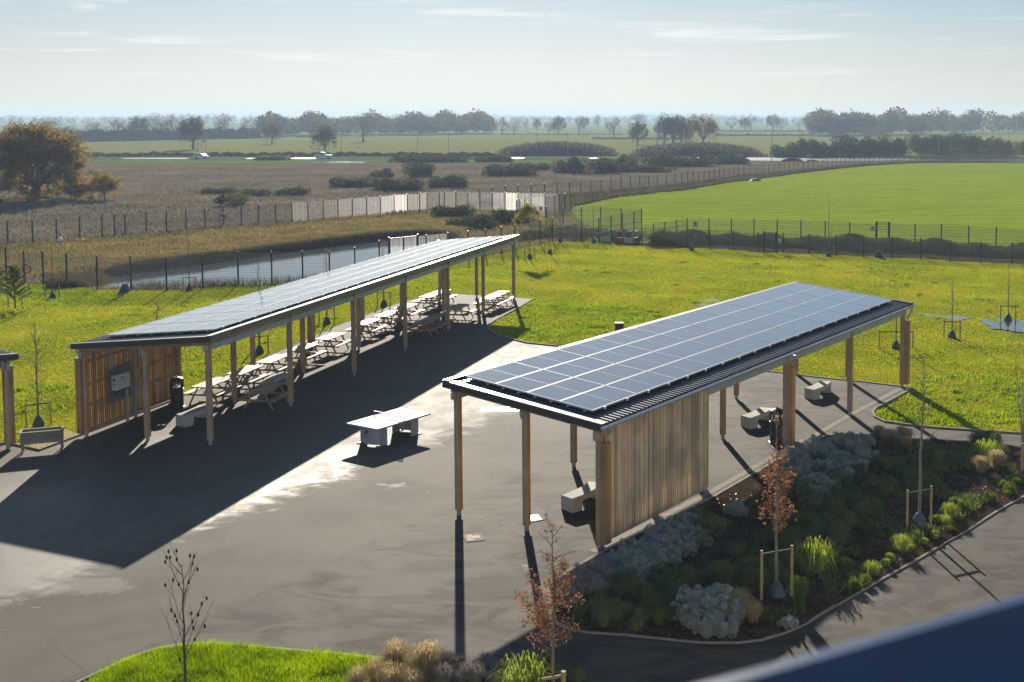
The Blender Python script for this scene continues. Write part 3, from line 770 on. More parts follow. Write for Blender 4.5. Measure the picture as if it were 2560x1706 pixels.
    # solar panels
    if panels:
        ln = 2.28; nc = ncol or int((L + .3) / ln); st = (L - nc * ln) / 2
        for i in range(nc):
            for j in range(4):
                x = -wl / 2 - .03 + (j - 1.5) * 1.135 + (.12 if gutter == 'L' else -.12); y = st + (i + .5) * ln
                o = bpy.data.objects.new('solar_panel', PANEL); COL.objects.link(o); o.parent = root
                o.location = (x, y, rz(x, y) + .13)
                sx = (rz(x + .5, y) - rz(x - .5, y)); sy = rz(x, y + .5) - rz(x, y - .5)
                ex = Vector((1, 0, sx)).normalized(); ey = Vector((0, 1, sy)); ez = ex.cross(ey).normalized(); ey = ez.cross(ex)
                o.rotation_euler = (Matrix((ex, ey, ez)).transposed()).to_euler()
                o.rotation_euler.x += random.uniform(-.0005, .0005); o.rotation_euler.y += random.uniform(-.0005, .0005)
        mb = MB()
        for j in range(5):
            for dx in (-.28, .28):
                if j == 4: break
                x = -wl / 2 - .03 + (j - 1.5) * 1.135 + (.12 if gutter == 'L' else -.12) + dx
                mb.bar((x, st - .03, rz(x, st) + .085), (x, st + nc * ln + .03, rz(x, L) + .085), .04, .04)
        for i in range(nc * 2):
            for xe in (-wl / 2 - .03 - 2.30, -wl / 2 - .03 + 2.30):
                x = xe + (.12 if gutter == 'L' else -.12); y = st + (i + .3 + .0) * ln / 2 + .2
                mb.box((x, y, rz(x, y) + .12), (.06, .06, .07))
        mb.build('mounting_rail', M['alu'], root)
    return root
A2, A1 = .5699, .2106
B2, B1 = 5.811, 5.927
S2 = shelter('open timber shelter with blue solar roof and slatted side wall, beside the planting bed', -.865, 32.154, A2, B2, 4, (3.98, 4.10), (3.50, 3.64),
             [(0, 0, B2, False)], 'R', [(0, 0, 1, .4), (0, 2 * B2, 1, 1), (0, 4 * B2, 1, 1), (-5, 2 * B2, -1, 1)], ncol=10)
S1 = shelter('long timber shelter with pale reflective solar roof over the row of picnic tables', -15.029, 42.528, A1, B1, 6, (3.46, 3.60), (3.90, 4.02),
             [(-5, 0, B1, True)], 'L', [(-5, 0, -1, -.6), (-5, B1, -1, .5), (-5, 3 * B1, -1, .5), (-5, 5 * B1, -1, .5)], wm='timber_warm', ncol=15)
A3 = R(-50)
S3 = shelter('dark roofed timber shelter cut off by the left edge behind the planter', -21.95, 41.95, A3, B1, 2, (3.75, 3.8), (3.36, 3.4),
             [(-2.5, -.1, B1, True)], 'R', [(0, .1, 1, .4)], panels=False, wm='timber_warm')
# slatted back wall of the cut-off shelter
w = MB()
for i in range(20): w.box((-.16 - i * .124, .75, 1.68), (.098, .022, 3.1))
w.build('slatted_wall', M['timber_warm'], S3)
w = MB()
for z in (.3, 1.3, 1.9, 2.8): w.bar((-.1, .71, z), (-2.5, .71, z), .05, .09)
w.build('wall_rail', M['steel'], S3)

def L2W(c, x, y, z=0.0):
    ox, oy, a = (-.865, 32.154, A2) if c == 2 else (-15.029, 42.528, A1)
    return Vector((ox + math.cos(a) * x + math.sin(a) * y, oy - math.sin(a) * x + math.cos(a) * y, z))

# inverter on the wall of the long shelter
p = L2W(1, -4.96, 1.75)
inv = thing('inverter', 'pale grey inverter box with cables on a dark backboard, fixed to the slatted wall', 'inverter', p, -A1)
b = MB(); b.box((.06, .15, 1.62), (.03, 1.35, 1.35)); b.build('backboard', M['board'], inv)
b = MB(); b.box((.20, .0, 1.72), (.22, .82, .58)); bo = b.build('casing', M['cabinet'], inv)
b = MB(); b.box((.20, 0, 1.40), (.18, .74, .08)); b.build('connection_plate', M['dark_metal'], bo)
for d_ in (((.313, -.05, 1.86), (.006, .18, .05)), ((.20, -.413, 1.83), (.1, .006, .1)), ((.20, -.413, 1.66), (.06, .006, .06))):
    b = MB(); b.box(*d_); b.build('badge', M['dark_metal'], bo)
b = MB(); b.tube([(.16, -.3, 1.37), (.2, -.22, 1.2), (.18, 0, 1.12), (.16, .2, 1.2), (.14, .25, 1.36)], .018, 6); b.build('cable', M['rubber'], inv)
b = MB(); b.box((.10, .48, .70), (.07, .10, 1.4)); b.box((.10, -.38, 2.75), (.06, .09, 1.0)); b.build('cable_trunking', M['steel'], inv)

# ------------------------------------------------------------------ picnic tables
def picnic(Ln, nfr, name, label, group='timber picnic tables under the long shelter'):
    root = thing(name, label, 'picnic table', (0, 0, 0), 0, group)
    mb = MB()
    for i in range(5): mb.box((-.30 + i * .15, 0, .745 + .0008 * (i % 2)), (.137, Ln, .034))
    mb.build('tabletop', M['timber_table'], root)
    for s in (-1, 1):
        m = MB()
        for k in (0, 1): m.box((s * (.60 + .145 * k), 0, .44), (.135, Ln - .02, .036))
        m.build('seat', M['timber_table'], root)
    ys = [(-Ln / 2 + .28) + (Ln - .56) * i / (nfr - 1) for i in range(nfr)]
    for y in ys:
        m = MB()
        for s in (-1, 1): m.bar((s * .62, y + .03, 0.012), (s * .24, y + .03, .725), .04, .095, up=(0, 1, 0))
        m.bar((-.78, y - .015, .375), (.78, y - .015, .375), .045, .09)
        m.bar((-.36, y - .015, .685), (.36, y - .015, .685), .045, .075)
        m.build('leg_frame', M['timber_table'], root)
    for s in (-1, 1):
        m = MB(); yy = s * (Ln / 2 - .30); m.bar((0, yy - s * .02, .41), (0, yy - s * .42, .71), .07, .035, up=(1, 0, 0))
        m.build('brace', M['timber_table'], root)
    return root
pt = picnic(1.9, 2, 'picnic_table', 'x'); ptl = picnic(3.5, 4, 'long_picnic_table', 'x')
tabs = [(0, -3.62, 6.15, 'sunlit timber picnic table nearest the slatted wall end of the long shelter'),
        (0, -3.60, 8.65, 'sunlit timber picnic table standing directly behind the second shaded concrete bench'),
        (0, -3.60, 11.15, 'sunlit timber picnic table third back along the lawn side of the long shelter'),
        (0, -3.58, 13.9, 'picnic table with a striped shadow across its top, mid way along the grass side'),
        (0, -3.60, 16.9, 'glaring pale picnic table just before the middle of the lawn side row'),
        (0, -3.62, 21.2, 'glaring pale picnic table just past the third front post of the long shelter'),
        (0, -3.65, 23.95, 'glaring pale picnic table between the third and fourth front posts, beside the grass'),
        (0, -3.70, 26.7, 'small looking pale picnic table in front of the furthest long table on the grass side'),
        (1, -3.9, 31.9, 'long picnic table half in post shadow at the far grass corner of the shelter'),
        (0, -.95, 5.7, 'shaded picnic table nearest the camera, beside the second front post'),
        (1, -.70, 22.95, 'long picnic table lying fully in the shade of the shelter roof'),
        (0, -.66, 27.3, 'picnic table with one half of its top in shade, beside the fifth front post'),
        (1, -.05, 32.0, 'long bright picnic table at the far open end of the shelter by the kerb')]
first = [False, False]
for lg, x, y, lab in tabs:
    src = ptl if lg else pt
    w = L2W(1, x, y, .014); rz_ = -A1 + random.uniform(-.03, .03)
    if not first[lg]:
        src.location = w; src.rotation_euler = (0, 0, rz_); src['label'] = lab; first[lg] = True
    else: dup(src, w, rz_, lab)

# ------------------------------------------------------------------ curved concrete benches
def bench(label, loc, rz, group='curved concrete benches'):
    mb = MB(); n = 24; L = 1.72; Rr = 2.6; half = L / 2 / Rr
    ring = []
    for i in range(n + 1):
        t = -half + 2 * half * i / n; s = abs(t) * Rr
        leg = s > L / 2 - .33
        bot = 0 if leg else (.30 - .12 * max(0, (s - (L / 2 - .33 - .10)) / .10) ** 2 * 1.0 if s > L / 2 - .43 else .30)
        top = .46 - .03 * (s / (L / 2)) ** 2
        ring.append((t, bot, top))
    # sharp legs: duplicate station at the leg edge
    st = []
    for i, (t, b, tp) in enumerate(ring):
        if i and (ring[i - 1][1] == 0) != (b == 0): st.append((t if ring[i - 1][1] == 0 else ring[i - 1][0], 0 if b else ring[i - 1][1], tp))
        st.append((t, b, tp))
    v = []
    for t, b, tp in st:
        for r_, z in ((Rr - .27, b), (Rr - .27, tp - .03), (Rr - .24, tp), (Rr + .24, tp), (Rr + .27, tp - .03), (Rr + .27, b)):
            v.append((r_ * math.cos(t) - Rr, r_ * math.sin(t), z))
    f = []
    for i in range(len(st) - 1):
        for k in range(6):
            a = i * 6 + k; b = i * 6 + (k + 1) % 6; f.append((a, b, b + 6, a + 6))
    f += [tuple(range(6)), tuple((len(st) - 1) * 6 + k for k in range(5, -1, -1))]
    mb.add(v, f); o = mb.build('concrete_bench', M['concrete'], loc=loc); o.rotation_euler = (0, 0, rz)
    return tag(o, label, 'bench', group)
b0 = bench('curved concrete bench under the long shelter near its slatted wall and black bin', L2W(1, -2.35, 2.9, .012), -A1)
def b_copy(loc, rz, lab):
    c = b0.copy(); COL.objects.link(c); c.location = loc; c.rotation_euler = (0, 0, rz); c['label'] = lab
b_copy(L2W(1, -2.35, 8.95, .012), -A1 + math.pi, 'curved concrete bench behind the shaded picnic table nearest the camera')
b_copy(L2W(2, -2.45, 2.85, .012), -A2 + .05, 'curved concrete bench partly hidden by the slatted wall of the blue roofed shelter')
b_copy(L2W(2, -2.38, 14.3, .012), -A2, 'curved concrete bench right beside the black bin under the blue roofed shelter')
b_copy(L2W(2, -2.34, 19.9, .012), -A2 + .03, 'curved concrete bench furthest back under the blue roofed shelter near the lawn')

# ------------------------------------------------------------------ litter bins
def litter_bin(label, loc, rz):
    root = thing('litter_bin', label, 'bin', loc, rz, 'black litter bins')
    b = MB(); b.lathe([(.27, 0), (.27, .03), (.25, .04), (.25, .74), (.268, .75), (.268, .78), (.25, .79), (.25, .82)], 24); b.build('body', M['black'], root, smooth=False)
    b = MB()
    for a in range(6):
        t = a * math.pi / 3 + .3; b.box((.24 * math.cos(t), .24 * math.sin(t), .95), (.06, .04, .28), rz=t)
    b.lathe([(.25, .80), (.25, .86)], 24); b.lathe([(.265, 1.08), (.265, 1.14), (.24, 1.19), (.15, 1.235), (.05, 1.25), (.0, 1.25)], 24)
    b.tube([(0, 0, 1.24), (0, 0, 1.30)], .03, 8); lid = b.build('hood', M['black'], root)
    b = MB(); b.box((0, -.262, .92), (.2, .01, .06)); b.build('label_plate', M['alu'], root)
    b = MB(); b.lathe([(.285, -.002), (.285, .05), (.27, .055)], 20); b.build('base_ring', M['alu'] if False else M['black'], root)
    return root
lb = litter_bin('black round litter bin with domed hood by the slatted wall of the long shelter', L2W(1, -4.35, 4.75, .012), .3)
dup(lb, L2W(2, -.62, 12.2, .012), -.5, 'black round litter bin behind the wide boxed post of the blue roofed shelter')
bb = thing('black_box_bin', 'black box topped post bin on the lawn just behind the blue solar roof', 'bin', at(1548, 872), .1)
b = MB(); b.box((0, 0, .45), (.35, .35, .9)); b.build('body', M['black'], bb)
b = MB(); b.box((0, 0, 1.12), (.42, .36, .42)); b.build('hood', M['black'], bb)

# ------------------------------------------------------------------ table tennis table
tt = thing('table_tennis_table', 'white outdoor table tennis table with net and curved legs on the wet asphalt', 'table tennis table', (-8.795, 43.347, .012), -A2 - .007)
b = MB(); b.box((0, 0, .745), (1.525, 2.74, .03)); b.box((0, 0, .7612), (.02, 2.70, .0016), 1); top = b.build('tabletop', [M['tt'], M['white']], tt)
b = MB()
for s in (-1, 1): b.box((s * .755, 0, .722), (.02, 2.72, .05)); b.box((0, s * 1.362, .722), (1.49, .02, .05))
b.build('edge_frame', M['tt_leg'], top)
b = MB()
for s in (-1, 1): b.box((s * .40, 0, .66), (.05, 2.0, .13))
b.box((0, 0, .62), (.30, .9, .06)); b.build('beam', M['tt_leg'], tt)
for s in (-1, 1):
    m = MB(); n = 14; v = []
    for i in range(n + 1):
        x = -.46 + .92 * i / n; y = s * (.98 + .16 * (1 - (x / .46) ** 2))
        for dz in (.05, .70):
            for dy in (0, -s * .035): v.append((x, y + dy, dz))
    f = []
    for i in range(n):
        a = i * 4; c = a + 4
        f += [(a, c, c + 2, a + 2), (a + 1, a + 3, c + 3, c + 1), (a, a + 1, c + 1, c), (a + 2, c + 2, c + 3, a + 3)]
    f += [(0, 2, 3, 1), (n * 4, n * 4 + 1, n * 4 + 3, n * 4 + 2)]
    m.add(v, f)
    for sx in (-1, 1):
        m.box((sx * .46, s * .80, .36), (.035, .38, .70)); m.box((sx * .46, s * .90, .02), (.08, .5, .035))
    lg = m.build('leg', M['tt_leg'], tt)
    if s < 0:
        # emblem: two leaning strokes, and the lettering beneath it
        g = MB()
        for k, (x0, wd, hh) in enumerate(((-.10, .035, .10), (-.03, .07, .15))):
            v = [(x0, 0, .40), (x0 + wd, 0, .40 - .02), (x0 + wd + .05, 0, .40 + hh - .02), (x0 + wd + .12, 0, .40 + hh + .02), (x0 + wd - .0, 0, .40 + hh + .02), (x0 + .01, 0, .40 + hh * .6)]
            g.add(v, [tuple(range(6))])

        e = g.build('emblem', M['navy'], lg); e.location = (-.03, -1.146, 0)
        cu = bpy.data.curves.new('lettering', 'FONT'); cu.body = 'CORNILLEAU'; cu.size = .075; cu.align_x = 'CENTER'; cu.extrude = .001
        to = bpy.data.objects.new('lettering_tmp', cu); COL.objects.link(to)
        dg = bpy.context.evaluated_depsgraph_get(); me = bpy.data.meshes.new_from_object(to.evaluated_get(dg)); bpy.data.objects.remove(to)
        me.materials.clear(); me.materials.append(M['navy'])
        lo_ = bpy.data.objects.new('lettering', me); COL.objects.link(lo_); lo_.parent = lg; lo_.location = (0, -1.148, .27); lo_.rotation_euler = (R(90), 0, 0)
nt_ = MB(); nt_.add([(-.76, 0, .765), (.76, 0, .765), (.76, 0, .905), (-.76, 0, .905)], [(0, 1, 2, 3)])
no = nt_.build('net', M['net'], tt); uvl = no.data.uv_layers.new(name='UVMap')
for i, c in enumerate(((0, 0), (1.52, 0), (1.52, .14), (0, .14))): uvl.data[i].uv = c
b = MB()
for s in (-1, 1): b.box((s * .765, 0, .83), (.018, .03, .17))
b.box((0, 0, .908), (1.53, .012, .012)); b.box((0, 0, .772), (1.53, .010, .008)); b.build('net_frame', M['tt_leg'], no)

# ------------------------------------------------------------------ raised planter
pl = thing('raised_planter', 'raised timber trough planter on four legs beside the notch of bare earth', 'planter', at(99, 1108.5, .012) , 0)
pl.location = (-20.62, 41.72, .012); pl.rotation_euler = (0, 0, R(21))
b = MB()
for s in (-1, 1):
    for i in range(13): b.box((-.60 + .1 * i, s * .25, .53), (.094, .022, .40))
    for i in range(5): b.box((s * .66, -.2 + .1 * i, .53), (.022, .094, .40))
b.build('trough', M['timber_planter'], pl)
b = MB()
for s in (-1, 1): b.box((0, s * .26, .745), (1.42, .09, .03)); b.box((s * .67, 0, .745), (.09, .44, .03))
b.build('rim', M['timber_planter'], pl)
for sx in (-1, 1):
    for sy in (-1, 1):
        b = MB(); b.box((sx * .62, sy * .22, .17), (.06, .06, .34)); b.build('leg', M['timber_planter'], pl)
b = MB(); b.box((0, 0, .60), (1.28, .46, .02)); b.build('compost', M['soil'], pl)
V = []
for c in ((-.48, -.05), (-.40, .08), (.1, 0)):
    P = np.array([c]) + rng.normal(0, .035, (40, 2)); V.append(blades(P, .10, .05, 1.2, z=np.full(40, .61)))
tris('herb', np.concatenate(V), M['lime_grass'], pl)

# ------------------------------------------------------------------ drain covers and painted ground marks
def cover(name, label, cs, m, pat):
    c = sum((Vector(q) for q in cs), Vector((0, 0))) / 4
    e = (Vector(cs[1]) - Vector(cs[0])); a = math.atan2(e.y, e.x); w = e.length; h = (Vector(cs[3]) - Vector(cs[0])).length
    root = thing(name, label, 'drain cover', (c.x, c.y, .014), a)
    b = MB(); n = 6; r = .08; pts = []
    for cx, cy, t0 in ((w / 2 - r, h / 2 - r, 0), (-w / 2 + r, h / 2 - r, 90), (-w / 2 + r, -h / 2 + r, 180), (w / 2 - r, -h / 2 + r, 270)):
        for k in range(n): t = R(t0 + 90 * k / (n - 1)); pts.append((cx + r * math.cos(t), cy + r * math.sin(t)))
    v = [(p[0], p[1], .0) for p in pts] + [(p[0], p[1], .012) for p in pts]; nn = len(pts)
    b.add(v, [tuple(range(nn, 2 * nn))] + [(i, (i + 1) % nn, nn + (i + 1) % nn, nn + i) for i in range(nn)])
    b.build('plate', m, root)
    b = MB()
    for k in range(9):
        x = -w / 2 + .1 + (w - .2) * k / 8
        if pat == 1 and k > 3: b.box((x, .0, .0145), (.02, h * .35, .004)); continue
        b.bar((x - .03, -h / 2 + .07, .0145), (x + .03, h / 2 - .07, .0145), .014, .004)
    b.build('tread_pattern', M['timber_post'] if pat == 1 else M['dark_metal'], root)
    return root
cv = simple('worn_cover', (.17, .16, .14), .85, 0, .15, 8, .12)
cover('drain_cover', 'pale rectangular drain cover with rounded corners beside the shadow of the near corner post', [(-4.75, 33.12), (-4.26, 33.29), (-4.03, 32.79), (-4.57, 32.52)], cv, 1)
cover('drain_cover', 'pale diagonal ribbed drain cover just behind the middle end post', [(-3.22, 34.72), (-2.75, 34.96), (-2.45, 34.46), (-3.0, 34.15)], cv, 0)
def mark(lab, u, v, w, h, ang, group=None, m=None, z=.016):
    c = at(u, v); n = 14; b = MB()
    pts = []
    for k in range(n):
        t = 2 * math.pi * k / n; r = 1 + random.uniform(-.25, .25)
        x = w / 2 * r * math.cos(t); y = h / 2 * r * math.sin(t)
        pts.append((x * math.cos(ang) - y * math.sin(ang), x * math.sin(ang) + y * math.cos(ang), 0))
    b.add(pts + [(q[0], q[1], -.003) for q in pts], [tuple(range(n))] + [(k, n + k, n + (k + 1) % n, (k + 1) % n) for k in range(n)]); o = b.build('dried_splash', m or cv, loc=(c.x, c.y, z)); return tag(o, lab, 'stain', group)
for u, v, w, h in ((1205, 1297, .36, .13), (1221, 1292, .18, .12), (1261, 1310, .22, .12), (1250, 1314, .12, .08), (1268, 1307, .10, .08), (1281, 1327, .13, .09), (1287, 1261, .16, .07), (1295, 1258, .12, .04), (1383, 1335, .32, .14), (1368, 1342, .16, .1), (1356, 1344, .14, .07), (1240, 1271, .07, .04), (1263, 1271, .08, .04), (1245, 1279, .07, .04)):
    mark('small pale splash on the asphalt between the two drain covers and the end posts', u, v, w, h, random.uniform(.2, .7), 'pale splashes near the drain covers')
for u, v, w, h in ((53, 1502, .42, .22), (90, 1521, .28, .13), (195, 1505, .12, .08), (17, 1578, .16, .08), (155, 1572, .12, .06), (437, 1548, .08, .05), (18, 1495, .5, .15)):
    mark('pale round splash on the sunlit asphalt at the lower left', u, v, w, h, .1, 'pale splashes at the lower left')
# chalk outline grid on the yard
hs = MB(); c0 = at(1250, 1025)
for i in range(4):
    q = Vector((c0.x - .75 + i * .5, c0.y, .016)); hs.bar(q + Vector((0, -.3, 0)), q + Vector((.05, .35, 0)), .04, .002)
for k in (-.3, .05, .35): hs.bar(Vector((c0.x - .75, c0.y + k, .0165)), Vector((c0.x + .75, c0.y + k + .03, .0165)), .04, .002)
tag(hs.build('chalk_grid', M['white']), 'faint white painted grid on the asphalt beyond the near end of the blue roofed shelter', 'ground marking')

# ------------------------------------------------------------------ mesh fences
def fence(name, label, posts, h, mat, pw=.10, gates=(), group=None, glint=(), rails=False, special=None, topx=.0):
    root = thing(name, label, 'fence', (0, 0, 0), 0, group)
    n = len(posts)
    for i, p in enumerate(posts):
        z = float(gh(p.x, p.y)); hh = h if not hasattr(h, '__len__') else h[0] + (h[1] - h[0]) * i / max(1, n - 1)
        b = MB(); b.box((0, 0, hh / 2 - .1), (pw, pw, hh + .28))
        o = b.build('post', M['post_black'], root, loc=(p.x, p.y, z))
    for i in range(n - 1):
        a, c = posts[i], posts[i + 1]; L = (c - a).length
        hh = h if not hasattr(h, '__len__') else h[0] + (h[1] - h[0]) * i / max(1, n - 1)
        za, zc = float(gh(a.x, a.y)), float(gh(c.x, c.y))
        me = bpy.data.meshes.new('mesh_panel')
        e = (c - a).normalized(); nrm = Vector((-e.y, e.x, 0)) * .0
        me.from_pydata([(a.x, a.y, za + .04), (c.x, c.y, zc + .04), (c.x, c.y, zc + hh - .03), (a.x, a.y, za + hh - .03)], [], [(0, 1, 2, 3)])
        uv = me.uv_layers.new(name='UVMap')
        for k, q in enumerate(((0, 0), (L, 0), (L, hh), (0, hh))): uv.data[k].uv = q
        me.materials.append(M[(glint[i] if i < len(glint) and glint[i] else mat)])
        o = bpy.data.objects.new('mesh_panel', me); COL.objects.link(o); o.parent = root
    return root
def walk(pts, step):
    P = [Vector((q[0], q[1], 0)) for q in pts]; out = [P[0].copy()]; rem = step
    for a, b in zip(P, P[1:]):
        L = (b - a).length; t = 0
        while L - t >= rem: t += rem; out.append(a + (b - a) * (t / L)); rem = step
        rem -= L - t
    return out
WFA = [at(u, v) for u, v in [(-60, 624), (20, 613.5), (82, 608), (142, 604), (200, 598.5), (256, 594), (287, 592), (313.6, 589), (366.6, 584), (416.7, 581), (465.6, 577), (512.8, 573), (559, 567.5), (603.8, 565), (647, 562), (689.7, 558), (730, 554.5), (770, 552.7), (808.5, 548), (845.4, 545.4), (881.4, 541.7), (917, 538.6), (951.6, 536.3), (985.6, 532), (1018.5, 530), (1049.5, 528)]]
fence('mesh_fence', 'long dark mesh fence with a red ring on it, behind the brown ground', WFA, (2.15, 2.2), 'mesh_far', glint=[None] * 16 + ['mesh_faint_glare', 'mesh_faint_glare', 'mesh_faint_glare', 'mesh_dense_glare', 'mesh_dense_glare', 'mesh_dense_glare', 'mesh_glint', 'mesh_glint', 'mesh_dense_glare'])  # glare set panel by panel with the paler mesh materials
DA = [at(u, v) for u, v in [(1049.5, 528), (1067.8, 527.5), (1098.5, 525), (1111, 525), (1140, 524), (1170, 526), (1200, 525.5), (1231, 527), (1263, 527.5), (1295, 528.5), (1328, 529.5), (1362, 530), (1397, 530.5), (1412, 530.7), (1427, 531)]]
g = [None] * 14
for i, q in ((0, 'mesh_dense_glare'), (1, 'mesh_dense_glare'), (7, 'mesh_dense_glare'), (8, 'mesh_glint'), (9, 'mesh_dense_glare'), (10, 'mesh_dense_glare'), (6, 'mesh_far')): g[i] = q
fence('close_mesh_fence', 'close mesh fence shining in the sun behind the weeping young birch', DA, 2.3, 'mesh_dense_glare', glint=['mesh_dense_glare', 'mesh_faint_glare', 'mesh_faint_glare', 'mesh_faint_glare', 'mesh_faint_glare', 'mesh_faint_glare', 'mesh_faint_glare', 'mesh_dense_glare', 'mesh_glint', 'mesh_dense_glare', 'mesh_dense_glare', 'mesh_faint_glare', 'mesh_far', 'mesh_far'])
fence('mesh_fence', 'very long dark mesh fence running back along the edge of the bright green field', walk([tuple(at(u, v)[:2]) for u, v in FB[1:-2]], 2.75)[:100], 2.1, 'mesh_far', pw=.13)
fence('mesh_fence', 'distant dark mesh fence across the far end of the bright green field', [at(u, v) for u, v in [(2314, 405.6), (2345, 405.3), (2372, 405.2), (2398, 405.2), (2424, 405.3), (2448, 405.3), (2476, 405.3), (2506, 405.3), (2536, 405.4), (2566, 405.4), (2600, 405.5)]], 2.0, 'mesh_far', pw=.13)
FCp = [at(u, v) for u, v in [(-40, 694), (16.4, 699), (61.4, 708), (108.5, 709), (168, 715.4), (244, 724.5), (328, 726.7), (417, 726.7), (507, 722), (596, 714.6), (680, 709.9), (757, 700.7), (824, 690), (887.6, 681.5), (948.7, 674), (973.5, 671), (1045, 662), (1065.6, 659), (1119.7, 652), (1170.5, 646), (1214.4, 640.5), (1253, 635), (1287.5, 628), (1350, 613), (1380.7, 607), (1454, 604.5), (1497, 605.6)]]
fence('mesh_fence', 'nearer dark mesh fence standing between the lawn and the pond', FCp, 2.27, 'mesh', pw=.09, glint=[None] * 12 + ['mesh', 'mesh', 'mesh_far', 'mesh_dense_glare', 'mesh_dense_glare', 'mesh_dense_glare'] + ['mesh_far'] * 8)
fence('mesh_fence', 'short return of tall dark mesh fence behind the red and straw barriers', [at(u, v) for u, v in [(1497, 605.6), (1527.7, 598), (1555.7, 592), (1584.8, 586), (1604, 580)]], 2.27, 'mesh_far')
fence('mesh_fence', 'low dark mesh fence along the far side of the lawn in front of the hedge', [at(u, v) for u, v in [(1604, 613), (1659, 616.5), (1716, 618.5), (1774, 622), (1833, 626), (1895, 629.5), (1909, 630.5), (1940.5, 632), (1957, 632.4), (2022, 635), (2089, 638.6), (2158, 644), (2229, 646), (2301, 649.6), (2375, 654.3), (2451, 656.9), (2529, 660), (2610, 664)]], 1.68, 'mesh')
fence('mesh_fence', 'low dark mesh fence behind the hedge at the near edge of the bright green field', [at(u, v) for u, v in [(1604, 606), (1633.8, 604), (1662.4, 599.5), (1690.5, 595.6), (1717.5, 590.5), (1772, 589.5), (1828, 590), (1884.6, 591.5), (1942.7, 593), (2002, 595), (2062.6, 598), (2124, 600.3), (2190, 603.8), (2222.7, 604.5), (2287.4, 606), (2353, 609), (2421, 613), (2490, 617), (2562, 621), (2640, 626)]], 1.72, 'mesh')
fence('mesh_fence', 'tall dark mesh fence corner between the birch and the barriers', [at(u, v) for u, v in [(1292, 554), (1320, 561), (1366, 571), (1407.6, 571.5), (1453.6, 571.8), (1502, 572), (1552.6, 577), (1604, 580)]], 2.3, 'mesh_far')
fence('close_mesh_fence', 'short run of close mesh fence catching bright glare behind the weeping birch', [at(u, v) for u, v in [(1292, 554), (1300, 550), (1311.7, 547), (1328, 543), (1363, 539), (1387, 537), (1412.5, 532.5)]], 2.35, 'mesh_dense_glare', glint=['mesh_dense_glare', 'mesh_glint', 'mesh_dense_glare', 'mesh_dense_glare', 'mesh_far', 'mesh_far'])
def gate(label, pa, pb, h, leaves):
    root = thing('mesh_gate', label, 'gate', (0, 0, 0), 0)
    e = (pb - pa).normalized()
    for p in (pa, pb):
        b = MB(); b.box((0, 0, h / 2 + .04), (.13, .13, h + .12)); b.build('gate_post', M['post_black'], root, loc=(p.x, p.y, float(gh(p.x, p.y))))
    z = float(gh(pa.x, pa.y))
    pts = [pa + e * .09, pb - e * .09] if leaves == 1 else [pa + e * .09, (pa + pb) / 2 - e * .03, (pa + pb) / 2 + e * .03, pb - e * .09]
    for i in range(0, len(pts), 2):
        a, c = pts[i], pts[i + 1]; b = MB()
        for q in (a, c): b.bar((q.x, q.y, z + .08), (q.x, q.y, z + h), .06, .06)
        for zz in (z + .1, z + h - .03): b.bar((a.x, a.y, zz), (c.x, c.y, zz), .05, .06)
        f = b.build('gate_leaf', M['post_black'], root)
        b = MB(); hp = c if i == 0 else a; b.box((hp.x, hp.y - .07, z + 1.05), (.10, .10, .22)); b.build('lock_box', M['black'], f)
    return root
gate('tall double mesh gate in the pond fence, just behind the roof of the long shelter', at(973.5, 671), at(1045, 662), 2.3, 2)
gate('narrow mesh gate in front of the hedge with a small yellow sign beside it', at(1909, 630.5), at(1940.5, 632), 1.75, 1)
gate('narrow mesh gate in the fence behind the hedge with a grey sign beside it', at(2190, 603.8), at(2222.7, 604.5), 1.8, 1)
def sign(name, label, u, v, z, w, h, m, ang=0):
    p = at(u, v); b = MB(); b.box((0, 0, 0), (w, .02, h)); o = b.build(name, m, loc=(p.x, p.y - .1, z)); o.rotation_euler = (0, 0, ang)
    return tag(o, label, 'sign')
sign('fence_sign', 'small pale yellow sign on the low fence beside the gate', 1949, 632, 1.05, .32, .42, simple('faded_yellow', (.45, .46, .25), .5))
sign('fence_sign', 'small blue grey sign on the fence to the left of the gate behind the hedge', 2181, 603.5, 1.2, .38, .40, simple('blue_grey_sign', (.30, .38, .47), .5))
sign('fence_sign', 'grey sign on the fence behind the multi stemmed bare sapling', 1738, 590.5, 1.2, .32, .5, simple('grey_sign', (.25, .29, .33), .5))
sign('fence_sign', 'tiny dark blue sign on the glaring close mesh fence', 1352, 541, .9, .3, .5, M['navy'])

# ------------------------------------------------------------------ life rings, bag, barriers
def ring(label, p, r, m=None):
    b = MB(); n = 28; pts = [(r * math.cos(2 * math.pi * i / n), 0, r * math.sin(2 * math.pi * i / n)) for i in range(n)]
    k = 8; rt = r * .2; v = []
    for i, q in enumerate(pts):
        a = 2 * math.pi * i / n
        for j in range(k):
            t = 2 * math.pi * j / k; rr = r + rt * math.cos(t); v.append((rr * math.cos(a), rt * math.sin(t), rr * math.sin(a)))
    f = [(i * k + j, ((i + 1) % n) * k + j, ((i + 1) % n) * k + (j + 1) % k, i * k + (j + 1) % k) for i in range(n) for j in range(k)]
    b.add(v, f); o = b.build('life_ring', m or M['orange'], loc=p, smooth=True)
    return tag(o, label, 'life ring', 'orange life rings by the pond')
p = at(66, 708); ring('orange life ring on the nearer pond fence at the far left', (p.x, p.y + .12, 1.02), .30)
p = at(561, 567.5); ring('orange red life ring hanging on the farther fence behind the pond', (p.x - .1, p.y - .15, 1.1), .33, M['red'])
lr = MB(); lr.lathe([(.42, 0), (.46, .07), (.36, .14), (.24, .14), (.22, .05)], 18); p = at(203, 601); tag(lr.build('float', M['orange'], loc=(p.x, p.y - .4, 0.02)), 'flat orange red float lying on the ground at the foot of the farther fence', 'float')
